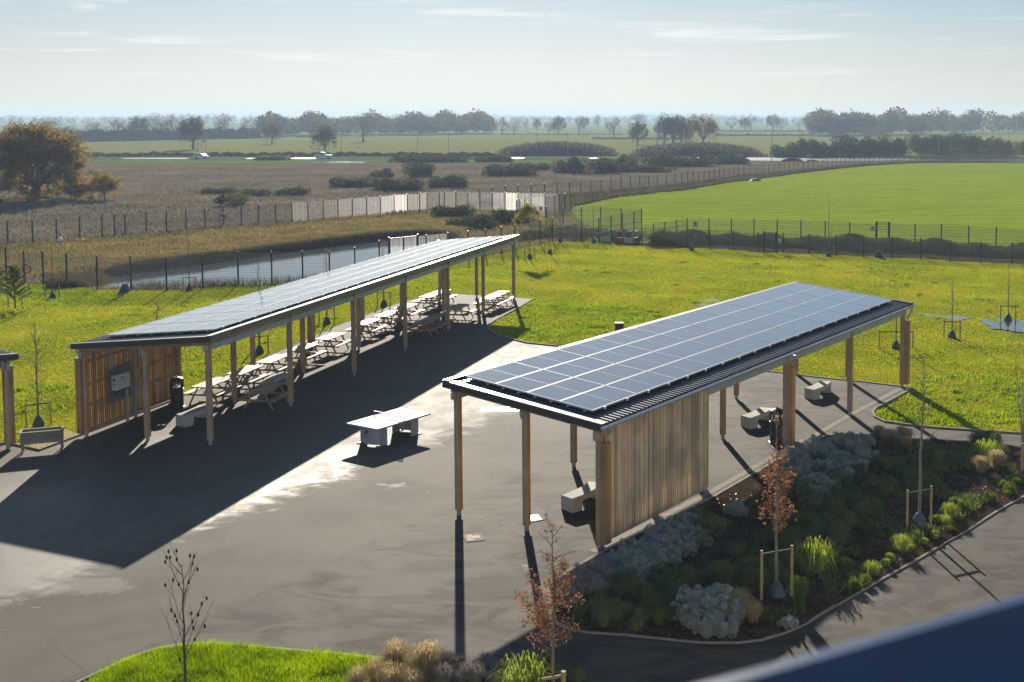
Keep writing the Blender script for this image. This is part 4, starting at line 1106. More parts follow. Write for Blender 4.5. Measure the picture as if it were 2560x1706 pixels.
bg = MB(); bg.lathe([(.24, 0), (.30, .12), (.27, .30), (.16, .46), (.04, .52)], 12); p = at(150, 607); o = bg.build('rubble_bag', M['white'], loc=(p.x, p.y, 0)); tag(o, 'white bag slumped at the foot of the farther fence', 'bag')
def barrier(label, u0, u1, v0, v1, m):
    a, c = at(u0, v0), at(u1, v1); e = (c - a); L = e.length; ang = math.atan2(e.y, e.x)
    root = thing('pedestrian_barrier', label, 'barrier', (a + c) / 2, ang, 'pedestrian barriers by the far fence')
    b = MB(); b.box((0, 0, .28), (L, .05, .46)); b.build('board', m, root)
    b = MB(); b.tube([(-L / 2 + .05, 0, .5), (-L / 2 + .05, 0, 1.0), (-L / 2 + .15, 0, 1.1), (L / 2 - .15, 0, 1.1), (L / 2 - .05, 0, 1.0), (L / 2 - .05, 0, .5)], .025, 6)
    for k in range(1, 8): b.tube([(-L / 2 + L * k / 8, 0, .5), (-L / 2 + L * k / 8, 0, 1.09)], .008, 4)
    b.build('frame', M['alu'], root)
    b = MB(); b.box((-L / 3, 0, .03), (.06, .5, .05)); b.box((L / 3, 0, .03), (.06, .5, .05)); b.build('foot', M['rubber'], root)
barrier('pedestrian barrier with a straw coloured board, leftmost of the four', 1503, 1526, 606, 606.5, M['strawy'])
barrier('pedestrian barrier with a red board facing forward', 1535, 1559, 607.5, 608.2, M['red'])
barrier('pedestrian barrier with a straw coloured board, between the two red ones', 1560, 1583, 608.5, 609, M['strawy'])
barrier('pedestrian barrier with a red board turned away at the right end', 1584, 1597, 609.5, 606, M['red'])
# footbridge rails beyond the ditch
br = thing('footbridge_railing', 'thin galvanised tube railing of the small ditch crossing behind the barriers', 'railing', (0, 0, 0), 0)
def tube_px(pts, zs, r=.03):
    b = MB(); b.tube([(*at(u, v)[:2], z) for (u, v), z in zip(pts, zs)], r, 5); return b
for i, (pts, zs) in enumerate((([(1480, 601), (1560, 590), (1604, 584)], [1.15, 1.15, 1.15]), ([(1480, 601), (1560, 590), (1604, 584)], [.6, .6, .6]), ([(1640, 603), (1690, 597), (1716, 592)], [1.15] * 3), ([(1640, 603), (1690, 597), (1716, 592)], [.6] * 3))):
    tube_px(pts, zs).build('rail', M['steel'], br)
for u, v in ((1500, 598), (1560, 590), (1655, 601), (1680, 598.5), (1695, 596)):
    b = MB(); p = at(u, v); b.tube([(p.x, p.y, 0), (p.x, p.y, 1.15)], .03, 5); b.build('upright', M['steel'], br)

# ------------------------------------------------------------------ trees
def branch_tree(seed, Ht, spread, trunk, levels=3, fork=3, r0=.25, droop=0.0, up=.55, shape='round', lean=(0, 0)):
    """returns tube list [(pts, radii)] and tip points. Unit: metres, base at origin"""
    rs = random.Random(seed); tubes = []; tips = []
    def inside(p):
        cz = trunk + (Ht - trunk) * .48
        return (p.x / (spread * .52)) ** 2 + (p.y / (spread * .52)) ** 2 + ((p.z - cz) / ((Ht - trunk) * .56)) ** 2 < 1.05
    def grow(p, d, L, r, lev):
        pts = [p.copy()]; rad = [r]; n = 4
        for i in range(n):
            d = (d + Vector((rs.uniform(-.22, .22), rs.uniform(-.22, .22), rs.uniform(-.1, .16) - droop * (lev > 0)))).normalized()
            q = pts[-1] + d * L / n
            if lev > 0 and not inside(q): break
            pts.append(q); rad.append(max(.006, r * (1 - .55 * (i + 1) / n)))
        if len(pts) > 1: tubes.append((pts, rad, lev))
        if lev >= levels: tips.extend(pts[1:]); return
        nb = fork + (1 if rs.random() < .5 else 0)
        for b in range(nb):
            k = max(1, len(pts) - 1 - (b % 3)) if len(pts) > 1 else 0
            q = pts[k]; a = rs.uniform(0, 6.283); t = rs.uniform(.35, .95)
            nd = (d * math.cos(t) + Vector((math.cos(a), math.sin(a), rs.uniform(-.1, .5) * up)) * math.sin(t)).normalized()
            grow(q, nd, L * rs.uniform(.62, .85), rad[k] * .62, lev + 1)
        if lev >= 1: tips.extend(pts[2:])
    d0 = Vector((lean[0], lean[1], 1)).normalized()
    tp = [Vector((0, 0, -.1)), d0 * trunk * .5 + Vector((rs.uniform(-.03, .03) * trunk, 0, 0)), d0 * trunk]
    tubes.append((tp, [r0 * 1.35, r0, r0 * .85], 0))
    n0 = fork + 3
    for b in range(n0):
        a = 6.283 * b / n0 + rs.uniform(-.3, .3); t = rs.uniform(.25, 1.2) if b else .1
        grow(tp[-1], Vector((math.cos(a) * math.sin(t), math.sin(a) * math.sin(t), math.cos(t))), (Ht - trunk) * rs.uniform(.42, .58), r0 * rs.uniform(.45, .65), 1)
    return tubes, tips
def leaf_tris(C, size, var=.5, flat=0.0):
    n = len(C); V = np.empty((n, 3, 3)); s = size * (1 - var + 2 * var * rng.random(n))
    for k in range(3):
        d = rng.normal(0, 1, (n, 3)); d[:, 2] *= (1 - flat); d /= np.linalg.norm(d, axis=1)[:, None] + 1e-9
        V[:, k] = C + d * s[:, None]
    return V
def tree_proto(seed, Ht, spread, trunk, leaf_m, nleaf, lsize, r0=.3, levels=3, fork=3, scat=.35, minr=.0, name='oak_tree', seg=5, fill=.8, c0f=.26, **k):
    tubes, tips = branch_tree(seed, Ht, spread, trunk, levels, fork, r0, **k)
    root = thing(name, 'x', 'tree', (0, -500, -50))
    mb = MB()
    for pts, rad, lev in tubes:
        if rad[0] < minr and lev > 1: continue
        mb.tube(pts, rad, seg if lev < 2 else 3, cap=False)
    mb.build('trunk', M['bark'], root)
    T = np.array([tuple(t) for t in tips]); C = T[rng.integers(0, len(T), nleaf)] + rng.normal(0, scat, (nleaf, 3))
    if fill:
        nf = int(nleaf * fill); rr = np.random.default_rng(seed * 7); nc = 300
        d = rr.normal(0, 1, (nc, 3)); d[:, 2] = np.abs(d[:, 2]) * np.where(rr.random(nc) < .78, 1, -.45); d /= np.linalg.norm(d, axis=1)[:, None]
        lobes = 1 + .16 * np.sin(3 * np.arctan2(d[:, 1], d[:, 0]) + seed) + .10 * np.sin(7 * np.arctan2(d[:, 1], d[:, 0]) + 2 * seed)
        rad = (.55 + .45 * rr.random(nc) ** .6) * lobes
        c0 = trunk + (Ht - trunk) * c0f
        ctr = np.stack([d[:, 0] * rad * spread * .46, d[:, 1] * rad * spread * .46, c0 + d[:, 2] * rad * (Ht - c0) * .95], 1)
        cs = rr.uniform(.018, .042, nc) * spread
        j = rng.integers(0, nc, nf); CF = ctr[j] + rng.normal(0, 1, (nf, 3)) * cs[j][:, None] * [1, 1, .62]
        C = np.concatenate([C, CF])
    # irregular gaps
    g = np.sin(C[:, 0] * 1.9 + seed) * np.sin(C[:, 1] * 1.7 + seed * 2) * np.sin(C[:, 2] * 2.1)
    C = C[(g > -.30) | (rng.random(len(C)) < .4)]
    tris('crown', leaf_tris(C, lsize), leaf_m, root)
    return root
ACT = {}
def place(proto, label, u, v, hpix, ph, group=None, sx=1.0, rz=None, cat='tree'):
    p = at(u, v); s = hpx(hpix, v) / ph
    z = float(gh(p.x, p.y)) if p.y < 250 else 0.0
    r = dup(proto, (p.x, p.y, z), rz if rz is not None else random.uniform(0, 6.28), label, group, (s * sx, s * sx, s), cat)
    return r
def drop(root):
    for c in list(root.children): bpy.data.objects.remove(c)
    bpy.data.objects.remove(root)
# the big oak at the left and its small neighbour
bo = tree_proto(3, 10.6, 16.5, 1.7, [M['oak_leaf'], M['olive_leaf'], M['oak_gold'], M['oak_leaf']], 24000, .19, r0=.60, levels=4, fork=3, scat=.42, minr=.02, fill=1.7, c0f=.12)
q = place(bo, 'big spreading oak with thinning orange brown leaves at the far left', 90, 503, 182, 10.6, rz=2.3); drop(bo)
so = tree_proto(5, 3.9, 4.9, .9, [M['oak_gold'], M['oak_leaf']], 5000, .11, r0=.12, levels=3, fork=3, scat=.22)
place(so, 'small golden leaved oak just right of the big spreading oak', 262, 503, 70, 3.9); drop(so)
place_bush = tree_proto(6, 3.0, 4.5, .4, [M['oak_gold'], M['olive_leaf']], 3000, .1, r0=.08, levels=3, scat=.3)
place(place_bush, 'low yellowish bush between the big oak and the small golden oak', 200, 503, 45, 3.0); drop(place_bush)
ok = [tree_proto(11, 10, 8.5, 2.2, [M['olive_leaf'], M['twig']], 5200, .20, r0=.38, scat=.40),
      tree_proto(12, 10, 11, 2.6, [M['olive_leaf'], M['twig']], 5200, .20, r0=.36, scat=.40),
      tree_proto(13, 10, 9, 1.9, [M['twig'], M['twig'], M['olive_leaf']], 2600, .14, r0=.34, levels=4, scat=.30, minr=.015, fill=.7),
      tree_proto(14, 10, 12, 2.0, [M['twig']], 2400, .14, r0=.34, levels=4, scat=.35, minr=.015, fill=.7),
      tree_proto(15, 10, 10, 1.6, [M['oak_leaf'], M['olive_leaf']], 5200, .20, r0=.40, scat=.40)]
place(ok[0], 'full crowned dark oak standing alone in the field behind the white hatchback', 484, 374, 84, 10, sx=.95)
place(ok[1], 'short umbrella shaped oak alone in the field, second lone oak from the left', 680, 361, 52, 10, sx=.9)
place(ok[1], 'umbrella shaped oak alone in the field right behind the pickup', 813, 387, 71, 10, sx=.95)
place(ok[2], 'bare rounded oak alone in the field against the dark wood', 908, 355, 69, 10, sx=.95)
place(ok[0], 'dark compact oak alone in the field just left of the dense copse', 1594, 363, 58, 10, sx=1.0)
place(ok[4], 'tall brownish oak just right of the dense copse', 1758, 364, 81, 10, sx=1.05)
G1 = 'hedgerow trees behind the left field'
hr = [(30, 358, 44, 3, 1.0), (117, 356, 62, 3, 1.25), (180, 356, 42, 2, 1.1), (238, 353, 50, 3, 1.0), (292, 352, 56, 2, 1.1), (345, 351, 60, 0, .95), (385, 350, 64, 2, 1.1), (435, 349, 62, 2, 1.1), (482, 349, 56, 3, 1.0), (563, 346, 60, 2, .95), (630, 345, 54, 3, 1.0)]
names = ['at the far left edge', 'with the widest bare crown rising above the big oak', 'just above the right flank of the big oak', 'where the hedge begins to show right of the big oak', 'second in the solid run of hedge trees', 'in the middle of the solid run of hedge trees', 'with a dome crown left of the lone dark oak', 'directly behind the left lamp posts', 'half hidden behind the lone dark oak', 'with open crown standing clear right of the lone dark oak', 'thin and bare at the edge of the dark wood']
for (u, v, h, k, sx), nm in zip(hr, names): place(ok[k], 'hazy bare hedgerow tree ' + nm, u, v, h, 10, G1, sx)
G2 = 'scattered field trees in the middle distance'
mt = [(1256, 337, 42, 2, .95, 'leftmost of the loose row right of the big wood'), (1285, 336, 35, 3, .9, 'small, second in the loose row'), (1316, 327, 30, 2, .7, 'slender and pale, third in the loose row'), (1342, 327, 31, 0, .8, 'rounded and pale, fourth in the loose row'),
      (1372, 337, 33, 2, .9, 'left of the pair behind the grassy bank'), (1395, 337, 46, 0, 1.0, 'taller of the pair behind the grassy bank'), (1447, 337, 46, 2, .8, 'above the middle of the grassy bank'), (1461, 325, 34, 0, .9, 'just right of the taller twin trunk tree'), (1495, 325, 36, 2, .7, 'slim, standing alone above the right end of the bank'),
      (1535, 343, 50, 2, .95, 'broad and pale left of the compact lone oak'), (1592, 345, 62, 3, .6, 'hazy, right behind the compact lone oak'),
      (1829, 328, 38, 3, .95, 'first of the pairs right of the brownish oak'), (1862, 329, 36, 0, .9, 'rounder one of the first pair right of the brownish oak'), (1877, 329, 42, 2, .8, 'taller of the first pair right of the brownish oak'),
      (1932, 328, 42, 0, 1.0, 'dark and solid behind the left tall lamp post'), (1954, 328, 36, 3, .95, 'spreading just right of the dark solid one'), (1996, 325, 32, 3, 1.0, 'open and bare behind the right tall lamp post'), (2020, 328, 44, 2, .95, 'at the left edge of the right hand wood')]
for u, v, h, k, sx, nm in mt: place(ok[k], 'hazy field tree ' + nm, u, v, h, 10, G2, sx)
G3 = 'trees of the dense copse'
for u, v, h, sx, nm in ((1661, 362, 72, .85, 'dark left'), (1683, 362, 74, .9, 'tall middle'), (1703, 362, 70, .85, 'right hand'), (1716, 360, 60, .8, 'low outer right')):
    place(ok[0], nm + ' tree of the dense copse left of the brownish oak', u, v, h, 10, G3, sx)
# bushes -------------------------------------------------------------
def blob_tris(n, rx, ry, rz, lumps, seed, hollow, size, jit=.45, rad=(.22, .46)):
    P, Nn = blob_pts(n, rx, ry, rz, lumps, seed, hollow, True, rad); return leaf_oriented(P, Nn, size, jit)
def leaf_oriented(C, Nn, size, jit=.45):
    n = len(C); Nn = Nn + rng.normal(0, jit, (n, 3)); Nn /= np.linalg.norm(Nn, axis=1)[:, None]
    t = np.cross(Nn, rng.normal(0, 1, (n, 3))); t /= np.linalg.norm(t, axis=1)[:, None] + 1e-9; b = np.cross(Nn, t); s = (size * (.6 + .8 * rng.random(n)))[:, None]
    return np.stack([C + t * s, C - t * s * .5 + b * s * .87, C - t * s * .5 - b * s * .87], 1)
def blob_pts(n, rx, ry, rz, lumps=9, seed=0, hollow=.45, nrm=False, rad=(.22, .46)):
    r = np.random.default_rng(seed)
    c = np.stack([r.uniform(-.62, .62, lumps), r.uniform(-.62, .62, lumps), r.uniform(.15, .62, lumps)], 1); s = r.uniform(rad[0], rad[1], lumps)
    k = r.integers(0, lumps, n); d = r.normal(0, 1, (n, 3)); d /= np.linalg.norm(d, axis=1)[:, None]
    P = c[k] + d * (s[k] * (hollow + (1 - hollow) * r.random(n) ** .5))[:, None]
    q = P[:, 2] > -.02; P = P[q]; d = d[q]
    if nrm: return P * [rx, ry, rz], d
    return P * [rx, ry, rz]
def bush_proto(name, mats, n, size, seed, rx=1, ry=1, rz=1, lumps=9, cat='bush'):
    root = thing(name, 'x', cat, (0, -500, -50))
    tris('foliage', blob_tris(n, rx, ry, rz, lumps, seed, .6, size, .6), mats, root)
    mb = MB()
    for i in range(5):
        a = i * 1.3 + seed; mb.tube([(0, 0, -.05), (.3 * math.cos(a) * rx, .3 * math.sin(a) * ry, .5 * rz)], [.03, .01], 4)
    mb.build('stem', M['bark'], root)
    return root
sc = [bush_proto('scrub_bush', [M['bramble'], M['bramble_brown'], M['bramble_brown']], 3600, .05, 21 + i, lumps=22) for i in range(3)]
sy = bush_proto('scrub_bush', [M['shrub_yellow'], M['bramble_brown']], 2200, .05, 31)
sd = [bush_proto('scrub_bush', [M['bramble_brown'], M['twig'], M['bramble']], 2600, .05, 41 + i, lumps=12) for i in range(2)]
def bush(proto, label, u, v, wpix, hpix, group, depth=None, cat='bush'):
    p = at(u, v); sx = hpx(wpix, v) / 2 / .95; sz = hpx(hpix, v) / .95
    z = float(gh(p.x, p.y)) if p.y < 250 else 0
    k_ = 1.0 if hpix > 30 else 1.5
    return dup(proto, (p.x, p.y, z - (k_ - 1) * sz * .45), random.uniform(-.3, .3), label, group, (sx, depth or max(sz * 2.2, sx * .5), sz * k_), cat)
G4 = 'bramble mounds on the heath'
for i, (u, v, w, h, nm) in enumerate(((545, 486, 95, 14, 'low, above the yellow green shrub on the left heath'), (640, 492, 90, 16, 'dark, right of the yellow green shrub'), (735, 490, 110, 18, 'wide and flat on the left heath'), (880, 470, 130, 22, 'long, left of the tall dark thicket'), (1000, 478, 150, 26, 'low, in front of the tall dark thicket'), (1125, 470, 130, 26, 'dark, right of the tall dark thicket'), (1270, 441, 150, 26, 'wide, in the middle of the heath'), (1330, 428, 120, 16, 'low, just left of the grey thicket'), (1240, 405, 130, 14, 'low along the road left of the grassy bank'), (1070, 406, 220, 16, 'long and low beside the road'), (1700, 418, 200, 26, 'broad, behind the long field fence'), (1820, 412, 150, 22, 'broad, left of the gravel heap'), (1600, 432, 180, 18, 'low, below the yellow shrub of the right heath'))):
    bush(sc[i % 3], 'dark bramble mound ' + nm, u, v, w, h, G4)
bush(sd[0], 'tall dark thicket on the middle of the heath', 1045, 443, 96, 36, None)
bush(sd[1], 'upright dark thicket left of the tallest heath thicket', 950, 446, 70, 22, None)
bush(sd[1], 'grey brown hazy thicket right of the wide bramble mound', 1425, 434, 90, 44, None)
bush(sd[0], 'grey brown broad thicket left of the yellow shrub', 1505, 434, 100, 38, None)
bush(sy, 'yellow green shrub on the left heath behind the farther pond fence', 585, 517, 76, 36, None)
bush(sy, 'yellow green shrub among the brambles of the right heath', 1573, 416, 56, 32, None)
bush(sd[1], 'brown scrub patch on the rough ground in front of the close mesh fence', 1175, 570, 150, 36, None, cat='scrub')
bush(sc[1], 'dark scrub at the foot of the close mesh fence', 1280, 556, 110, 26, None, cat='scrub')
bush(sc[0], 'small dark scrub behind the foot of the close mesh fence', 1130, 540, 120, 22, None, cat='scrub')
bush(sc[2], 'low dark scrub in the ditch behind the tall lawn fence', 1420, 594, 160, 26, None, cat='scrub')
G5 = 'bushes of the long hedge line behind the road'
hb = [(1960, 393, 78, 26), (1998, 393, 62, 50), (2035, 393, 60, 44), (2072, 392, 60, 34), (2110, 392, 80, 54), (2150, 392, 70, 46), (2190, 391, 80, 52), (2235, 391, 80, 50), (2290, 382, 60, 44), (2330, 382, 60, 46), (2400, 382, 70, 48), (2440, 382, 60, 46), (2480, 383, 60, 30), (2515, 383, 46, 34), (2560, 386, 50, 32), (2420, 396, 330, 20)]
hn = ['low leftmost', 'tall, behind the first tall lamp post', 'round, right of the second tall lamp post', 'low, filling the dip in the hedge', 'tallest pointed', 'wide, right of the pointed one', 'dark dense', 'dark, ending at the gap of bright field', 'first beyond the bright gap', 'bare topped, beyond the bright gap', 'just right of the orange one', 'tall hazy, right of the orange one', 'low, falling towards the right edge', 'small, standing apart near the right edge', 'cut by the right edge', 'very long low brown, in front of the others']
for i, ((u, v, w, h), nm) in enumerate(zip(hb, hn)): bush(sd[i % 2] if i % 3 else sc[0], 'dark bush of the far hedge line, ' + nm, u, v, w, h, G5)
bush(bush_proto('scrub_bush', [M['oak_leaf'], M['bramble_brown']], 2200, .05, 51), 'rusty orange topped bush in the far hedge line beside the lamp posts', 2363, 382, 50, 48, None)
# long hedge in the ditch
def hedge(name, label, P, hgt, dep, n, size, mats, zf=0.0, cat='hedge'):
    P = [Vector(p) for p in P]; Ls = [(b - a).length for a, b in zip(P, P[1:])]; tot = sum(Ls)
    t = rng.random(n) * tot; X = np.empty((n, 3))
    cum = np.concatenate([[0], np.cumsum(Ls)]); i = np.clip(np.searchsorted(cum, t, side='right') - 1, 0, len(Ls) - 1)
    f = (t - cum[i]) / np.array(Ls)[i]
    A = np.array([tuple(p)[:2] for p in P]); Q = A[i] * (1 - f[:, None]) + A[i + 1] * f[:, None]
    hh = hgt * (.78 + .22 * np.sin(t * .55) * np.sin(t * .21 + 1) + .16 * np.sin(t * 1.7))
    a = rng.random(n) * math.pi; rr = .75 + .25 * rng.random(n) ** .5
    X[:, 0] = Q[:, 0] + rng.normal(0, .12, n); X[:, 1] = Q[:, 1] + np.cos(a) * dep / 2 * rr; X[:, 2] = zf + np.sin(a) * hh * rr
    o = tris(name, leaf_tris(X, size), mats); return tag(o, label, cat)
hedge('hedge', 'long dark bramble hedge in the ditch between the two low fences on the right', [at(u, v) for u, v in ((1625, 612), (1750, 606), (1900, 612), (2100, 619), (2300, 627), (2560, 640), (2700, 650))], 1.15, 4.5, 34000, .11, [M['bramble'], M['bramble'], M['bramble_brown']])
hedge('hedge', 'dark hedge and weeds in the ditch behind the tall mesh fence near the birch', [at(u, v) for u, v in ((1300, 600), (1400, 592), (1500, 589), (1600, 597))], .75, 4, 7000, .12, [M['bramble'], M['bramble_brown']])
hedge('hedge', 'dark hedge strip along the near edge of the left field behind the road', [at(u, v) for u, v in ((205, 393), (400, 391), (620, 391.5), (900, 391), (1240, 391.5))], 1.2, 3, 12000, .35, [M['bramble'], M['bramble_brown']])
for i, (u0, u1, v, hh, nm) in enumerate(((1790, 2034, 341, 6.5, 'nearest neatly cut, right of the brownish oak'), (1800, 2032, 330.5, 5, 'farther cut, behind the first field hedge'), (1480, 1700, 349, 6, 'low, left of the copse behind the compact lone oak'), (1250, 1560, 338, 4, 'thin, under the loose row of field trees'))):
    hedge('hedge', 'straight hazy field hedge, ' + nm, [at(u0, v), at((u0 + u1) / 2, v), at(u1, v)], hpx(hh, v), 3, 5000, hpx(hh, v) * .22, [M['olive_leaf'], M['twig']])
hedge('hedge', 'dark continuous low hedge under the left hedgerow trees', [at(u, v) for u, v in ((-200, 360), (0, 358), (190, 355), (400, 350.5), (640, 346))], hpx(24, 350), 12, 16000, 1.5, [M['olive_leaf'], M['twig'], M['bramble_brown']])
# woods: one mass each
def wood(name, label, pts, rows, hpix, n_tr, m, tri=90, depth=60, hv=.25):
    L = []
    P = [at(u, v) for u, v in pts]
    r = np.random.default_rng(n_tr)
    for k in range(n_tr):
        t = r.random() * (len(P) - 1); i = int(t); f = t - i
        p = P[i].lerp(P[i + 1], f); row = r.random(); v = pts[i][1] + (pts[i + 1][1] - pts[i][1]) * f
        h = hpx(hpix, v) * (1 - hv + hv * r.random()) * (1 + .18 * math.sin(t * 9)); w = h * r.uniform(.30, .48)
        y = p.y + row * depth; q = p * (y / p.y)
        d = r.normal(0, 1, (tri, 3)); d /= np.linalg.norm(d, axis=1)[:, None]; d *= (r.random(tri) ** .25)[:, None]
        C = np.stack([q.x + d[:, 0] * w, y + d[:, 1] * w, h * .55 + d[:, 2] * h * .45], 1)
        L.append(C)
    C = np.concatenate(L); o = tris(name, leaf_tris(C, hpx(hpix, pts[0][1]) * .085), m)
    return tag(o, label, 'wood', kind='stuff')
WM = [M['olive_leaf'], M['twig'], M['olive_leaf']]
wood('far_wood', 'broad hazy blue grey wood behind the lone oaks, left of the middle', [(650, 345), (800, 341), (1000, 339), (1120, 337), (1230, 336)], 3, 58, 210, WM, 130, 90)
wood('far_wood', 'hazy wood filling the skyline on the right behind the hedge line', [(2034, 341), (2150, 341), (2300, 338), (2450, 336), (2700, 332)], 3, 64, 200, WM, 130, 90)
wood('far_wood', 'small hazy bushes at the foot of the right hand wood', [(2160, 345), (2200, 345), (2230, 346)], 1, 30, 8, WM, 90, 10)
for i, (v, hp, n, lab) in enumerate(((313, 28, 520, 'faint band of woodland behind the far fields'), (305, 21, 640, 'pale band of woodland further back on the skyline'), (299.5, 15, 760, 'palest farthest woodland on the horizon'))):
    wood('distant_woodland', lab, [(-900, v + 1), (0, v + 1), (900, v), (1700, v - .5), (2560, v - 1), (3300, v - 1)], 1, hp, n, WM, 60, dist(v) * .12, .45)
# earth banks and heaps
def mound(name, label, pts, hh, m, depth, cat='earth bank', v0=None, blade=None):
    P = [at(u, v) for u, v in pts]; n = len(P); mb = MB(); K = 10; v = []
    for i, p in enumerate(P):
        e = math.sin(math.pi * i / (n - 1)) ** .45 if 0 < i < n - 1 else 0
        for k in range(K + 1):
            t = k / K; v.append((p.x, p.y + (t - .0) * depth, e * hh * math.sin(math.pi * t) ** .7 * (1 + .08 * math.sin(i * 2.1 + k))  - .05))
    f = [(i * (K + 1) + k, (i + 1) * (K + 1) + k, (i + 1) * (K + 1) + k + 1, i * (K + 1) + k + 1) for i in range(n - 1) for k in range(K)]
    mb.add(v, f); o = mb.build(name, m, smooth=True); tag(o, label, cat)
    if blade:
        C = np.array([q for q in v]); idx = rng.integers(0, len(C), blade); Q = C[idx] + rng.normal(0, .9, (blade, 3)) * [1, .6, .05]
        b = tris('rough_cover', blades(Q[:, :2], .9, .45, .6, z=Q[:, 2]), [M['heath_blade'], M['bramble_brown']], o)
        b['kind'] = 'stuff'
    return o
lin = lambda u0, u1, v, n: [(u0 + (u1 - u0) * i / (n - 1), v) for i in range(n)]
mound('grass_bank', 'long dark grassy bank behind the road left of the compact lone oak', lin(1245, 1530, 390.5, 30), hpx(27, 390), M['mound'], 24, blade=9000)
mound('grass_bank', 'long dark grassy bank behind the road in front of the brownish oak', lin(1590, 1902, 392, 30), hpx(26, 391), M['mound'], 24, blade=9000)
mound('gravel_heap', 'smooth dark heap of gravel on the wet road area behind the long field fence', lin(1955, 2012, 405, 14), hpx(9, 404), M['ditch'], 5, 'heap')
mound('gravel_heap', 'small low heap right of the smooth dark gravel heap', lin(2018, 2048, 404, 10), hpx(4.5, 404), M['mound'], 4, 'heap')
mound('earth_heap', 'low grassy heap beside the road left of the pickup', lin(645, 705, 401, 14), hpx(5, 401), M['mound'], 5, 'heap', blade=900)
h_ = mound('dark_heap', 'small black heap at the edge of the bright green field', lin(1875, 1905, 453, 8), hpx(6, 452), M['rubber'], 1.5, 'heap')

# lamp posts and vehicles on the far road
lp = thing('street_lamp', 'x', 'lamp', (0, -500, -50), 0, 'slim lamp posts along the far road')
b = MB(); b.tube([(0, 0, -.1), (0, 0, 7.5)], [.11, .065], 8); b.build('column', M['steel'], lp)
b = MB(); b.box((0, -.2, 7.52), (.22, .75, .12)); b.build('lamp_head', M['alu'], lp)
ll = [(494, 391.5, 60, 'left one of the pair beside the white hatchback'), (515.5, 391.5, 62, 'right one of the pair beside the white hatchback'), (799, 389, 58, 'in front of the umbrella oak behind the pickup'), (853.5, 389, 58, 'just right of the pickup'), (1044.6, 389.5, 58, 'right of the bare rounded lone oak'), (1121.5, 389.5, 60, 'alone above the long low brambles'), (1343, 391, 62, 'left one in front of the first grassy bank'), (1419.6, 391, 64, 'right one in front of the first grassy bank'), (1643, 391, 62, 'left of the dense copse'), (1709.5, 382, 60, 'in front of the dense copse'), (1930, 403, 78, 'tall, standing left of the gravel heap'), (1998.6, 394, 73, 'tall, in front of the first tall hedge bushes'), (2345.8, 392, 70, 'left one of the pair by the orange bush'), (2376, 392, 75, 'right one of the pair by the orange bush')]
for u, v, h, nm in ll:
    p = at(u, v); dup(lp, (p.x, p.y, 0), random.uniform(-.3, .3), 'slim grey lamp post ' + nm, 'slim lamp posts along the far road', hpx(h, v) / 7.5)
drop(lp)
def car(name, label, cat, prof, glassprof, L, loc, rz, W=1.75, wb=(.18, .80)):
    root = thing(name, label, cat, loc, rz)
    mb = MB(); n = len(prof); v = [(x * L - L / 2, -W / 2, z) for x, z in prof] + [(x * L - L / 2, W / 2, z) for x, z in prof]
    mb.add(v, [tuple(range(n))[::-1], tuple(range(n, 2 * n))] + [(i, (i + 1) % n, n + (i + 1) % n, n + i) for i in range(n)]); mb.build('body', M['white'], root)
    mb = MB(); g = glassprof; n = len(g); v = [(x * L - L / 2, -W / 2 - .01, z) for x, z in g] + [(x * L - L / 2, W / 2 + .01, z) for x, z in g]
    mb.add(v, [tuple(range(n))[::-1], tuple(range(n, 2 * n))] + [(i, (i + 1) % n, n + (i + 1) % n, n + i) for i in range(n)]); mb.build('window', M['glass'], root)
    for x in wb:
        for s in (-1, 1):
            w = MB(); w.tube([(x * L - L / 2, s * (W / 2 - .12), .33), (x * L - L / 2, s * (W / 2 + .02), .33)], .33, 14); wo = w.build('wheel', M['tyre'], root)
            w = MB(); w.tube([(x * L - L / 2, s * (W / 2 + .02), .33), (x * L - L / 2, s * (W / 2 + .03), .33)], .19, 10); w.build('hubcap', M['alu'], wo)
    for s in (-1, 1):
        w = MB(); w.box((L / 2 - .03, s * .6, .68), (.08, .3, .14)); w.build('headlight', M['alu'], root)
    return root
pc = at(503.5, 398)
car('hatchback', 'small white hatchback driving on the far road in front of the dark lone oak', 'car', [(0, .3), (0, .95), (.06, 1.35), (.14, 1.5), (.48, 1.5), (.62, 1.38), (.80, .98), (.98, .85), (1, .35)], [(.08, 1.0), (.13, 1.42), (.50, 1.43), (.72, 1.0)], 3.9, (pc.x, pc.y, .07), R(-3))
pc = at(808, 397.5)
car('pickup_truck', 'white pickup truck driving on the far road in front of the umbrella oak', 'pickup', [(0, .4), (0, 1.05), (.36, 1.05), (.38, 1.75), (.62, 1.78), (.72, 1.2), (.98, 1.08), (1, .45)], [(.41, 1.15), (.42, 1.66), (.61, 1.68), (.69, 1.15)], 5.0, (pc.x, pc.y, .07), R(180), 1.85)
# bird
bd = MB(); bd.add([(-.13, 0, 0), (.13, .02, 0), (0, .03, .04), (0, -.02, -.03)], [(0, 1, 2), (0, 3, 1), (0, 2, 3), (1, 3, 2)])
bd.add([(0, .01, .02), (.05, .35, .12), (-.06, .35, .12), (0, .01, .02)], [(0, 1, 2)]); bd.add([(0, .01, .02), (.05, -.35, .10), (-.06, -.35, .10)], [(0, 2, 1)])
c, s = math.cos(PITCH), math.sin(PITCH); u, v = 1362, 38; xr = (u - PX) / F_; yr = -(v - PY) / F_; t = 170
tag(bd.build('bird', M['black'], loc=(xr * t, (c + yr * s) * t, H + (-s + yr * c) * t)), 'tiny dark bird flying high in the sky', 'bird')

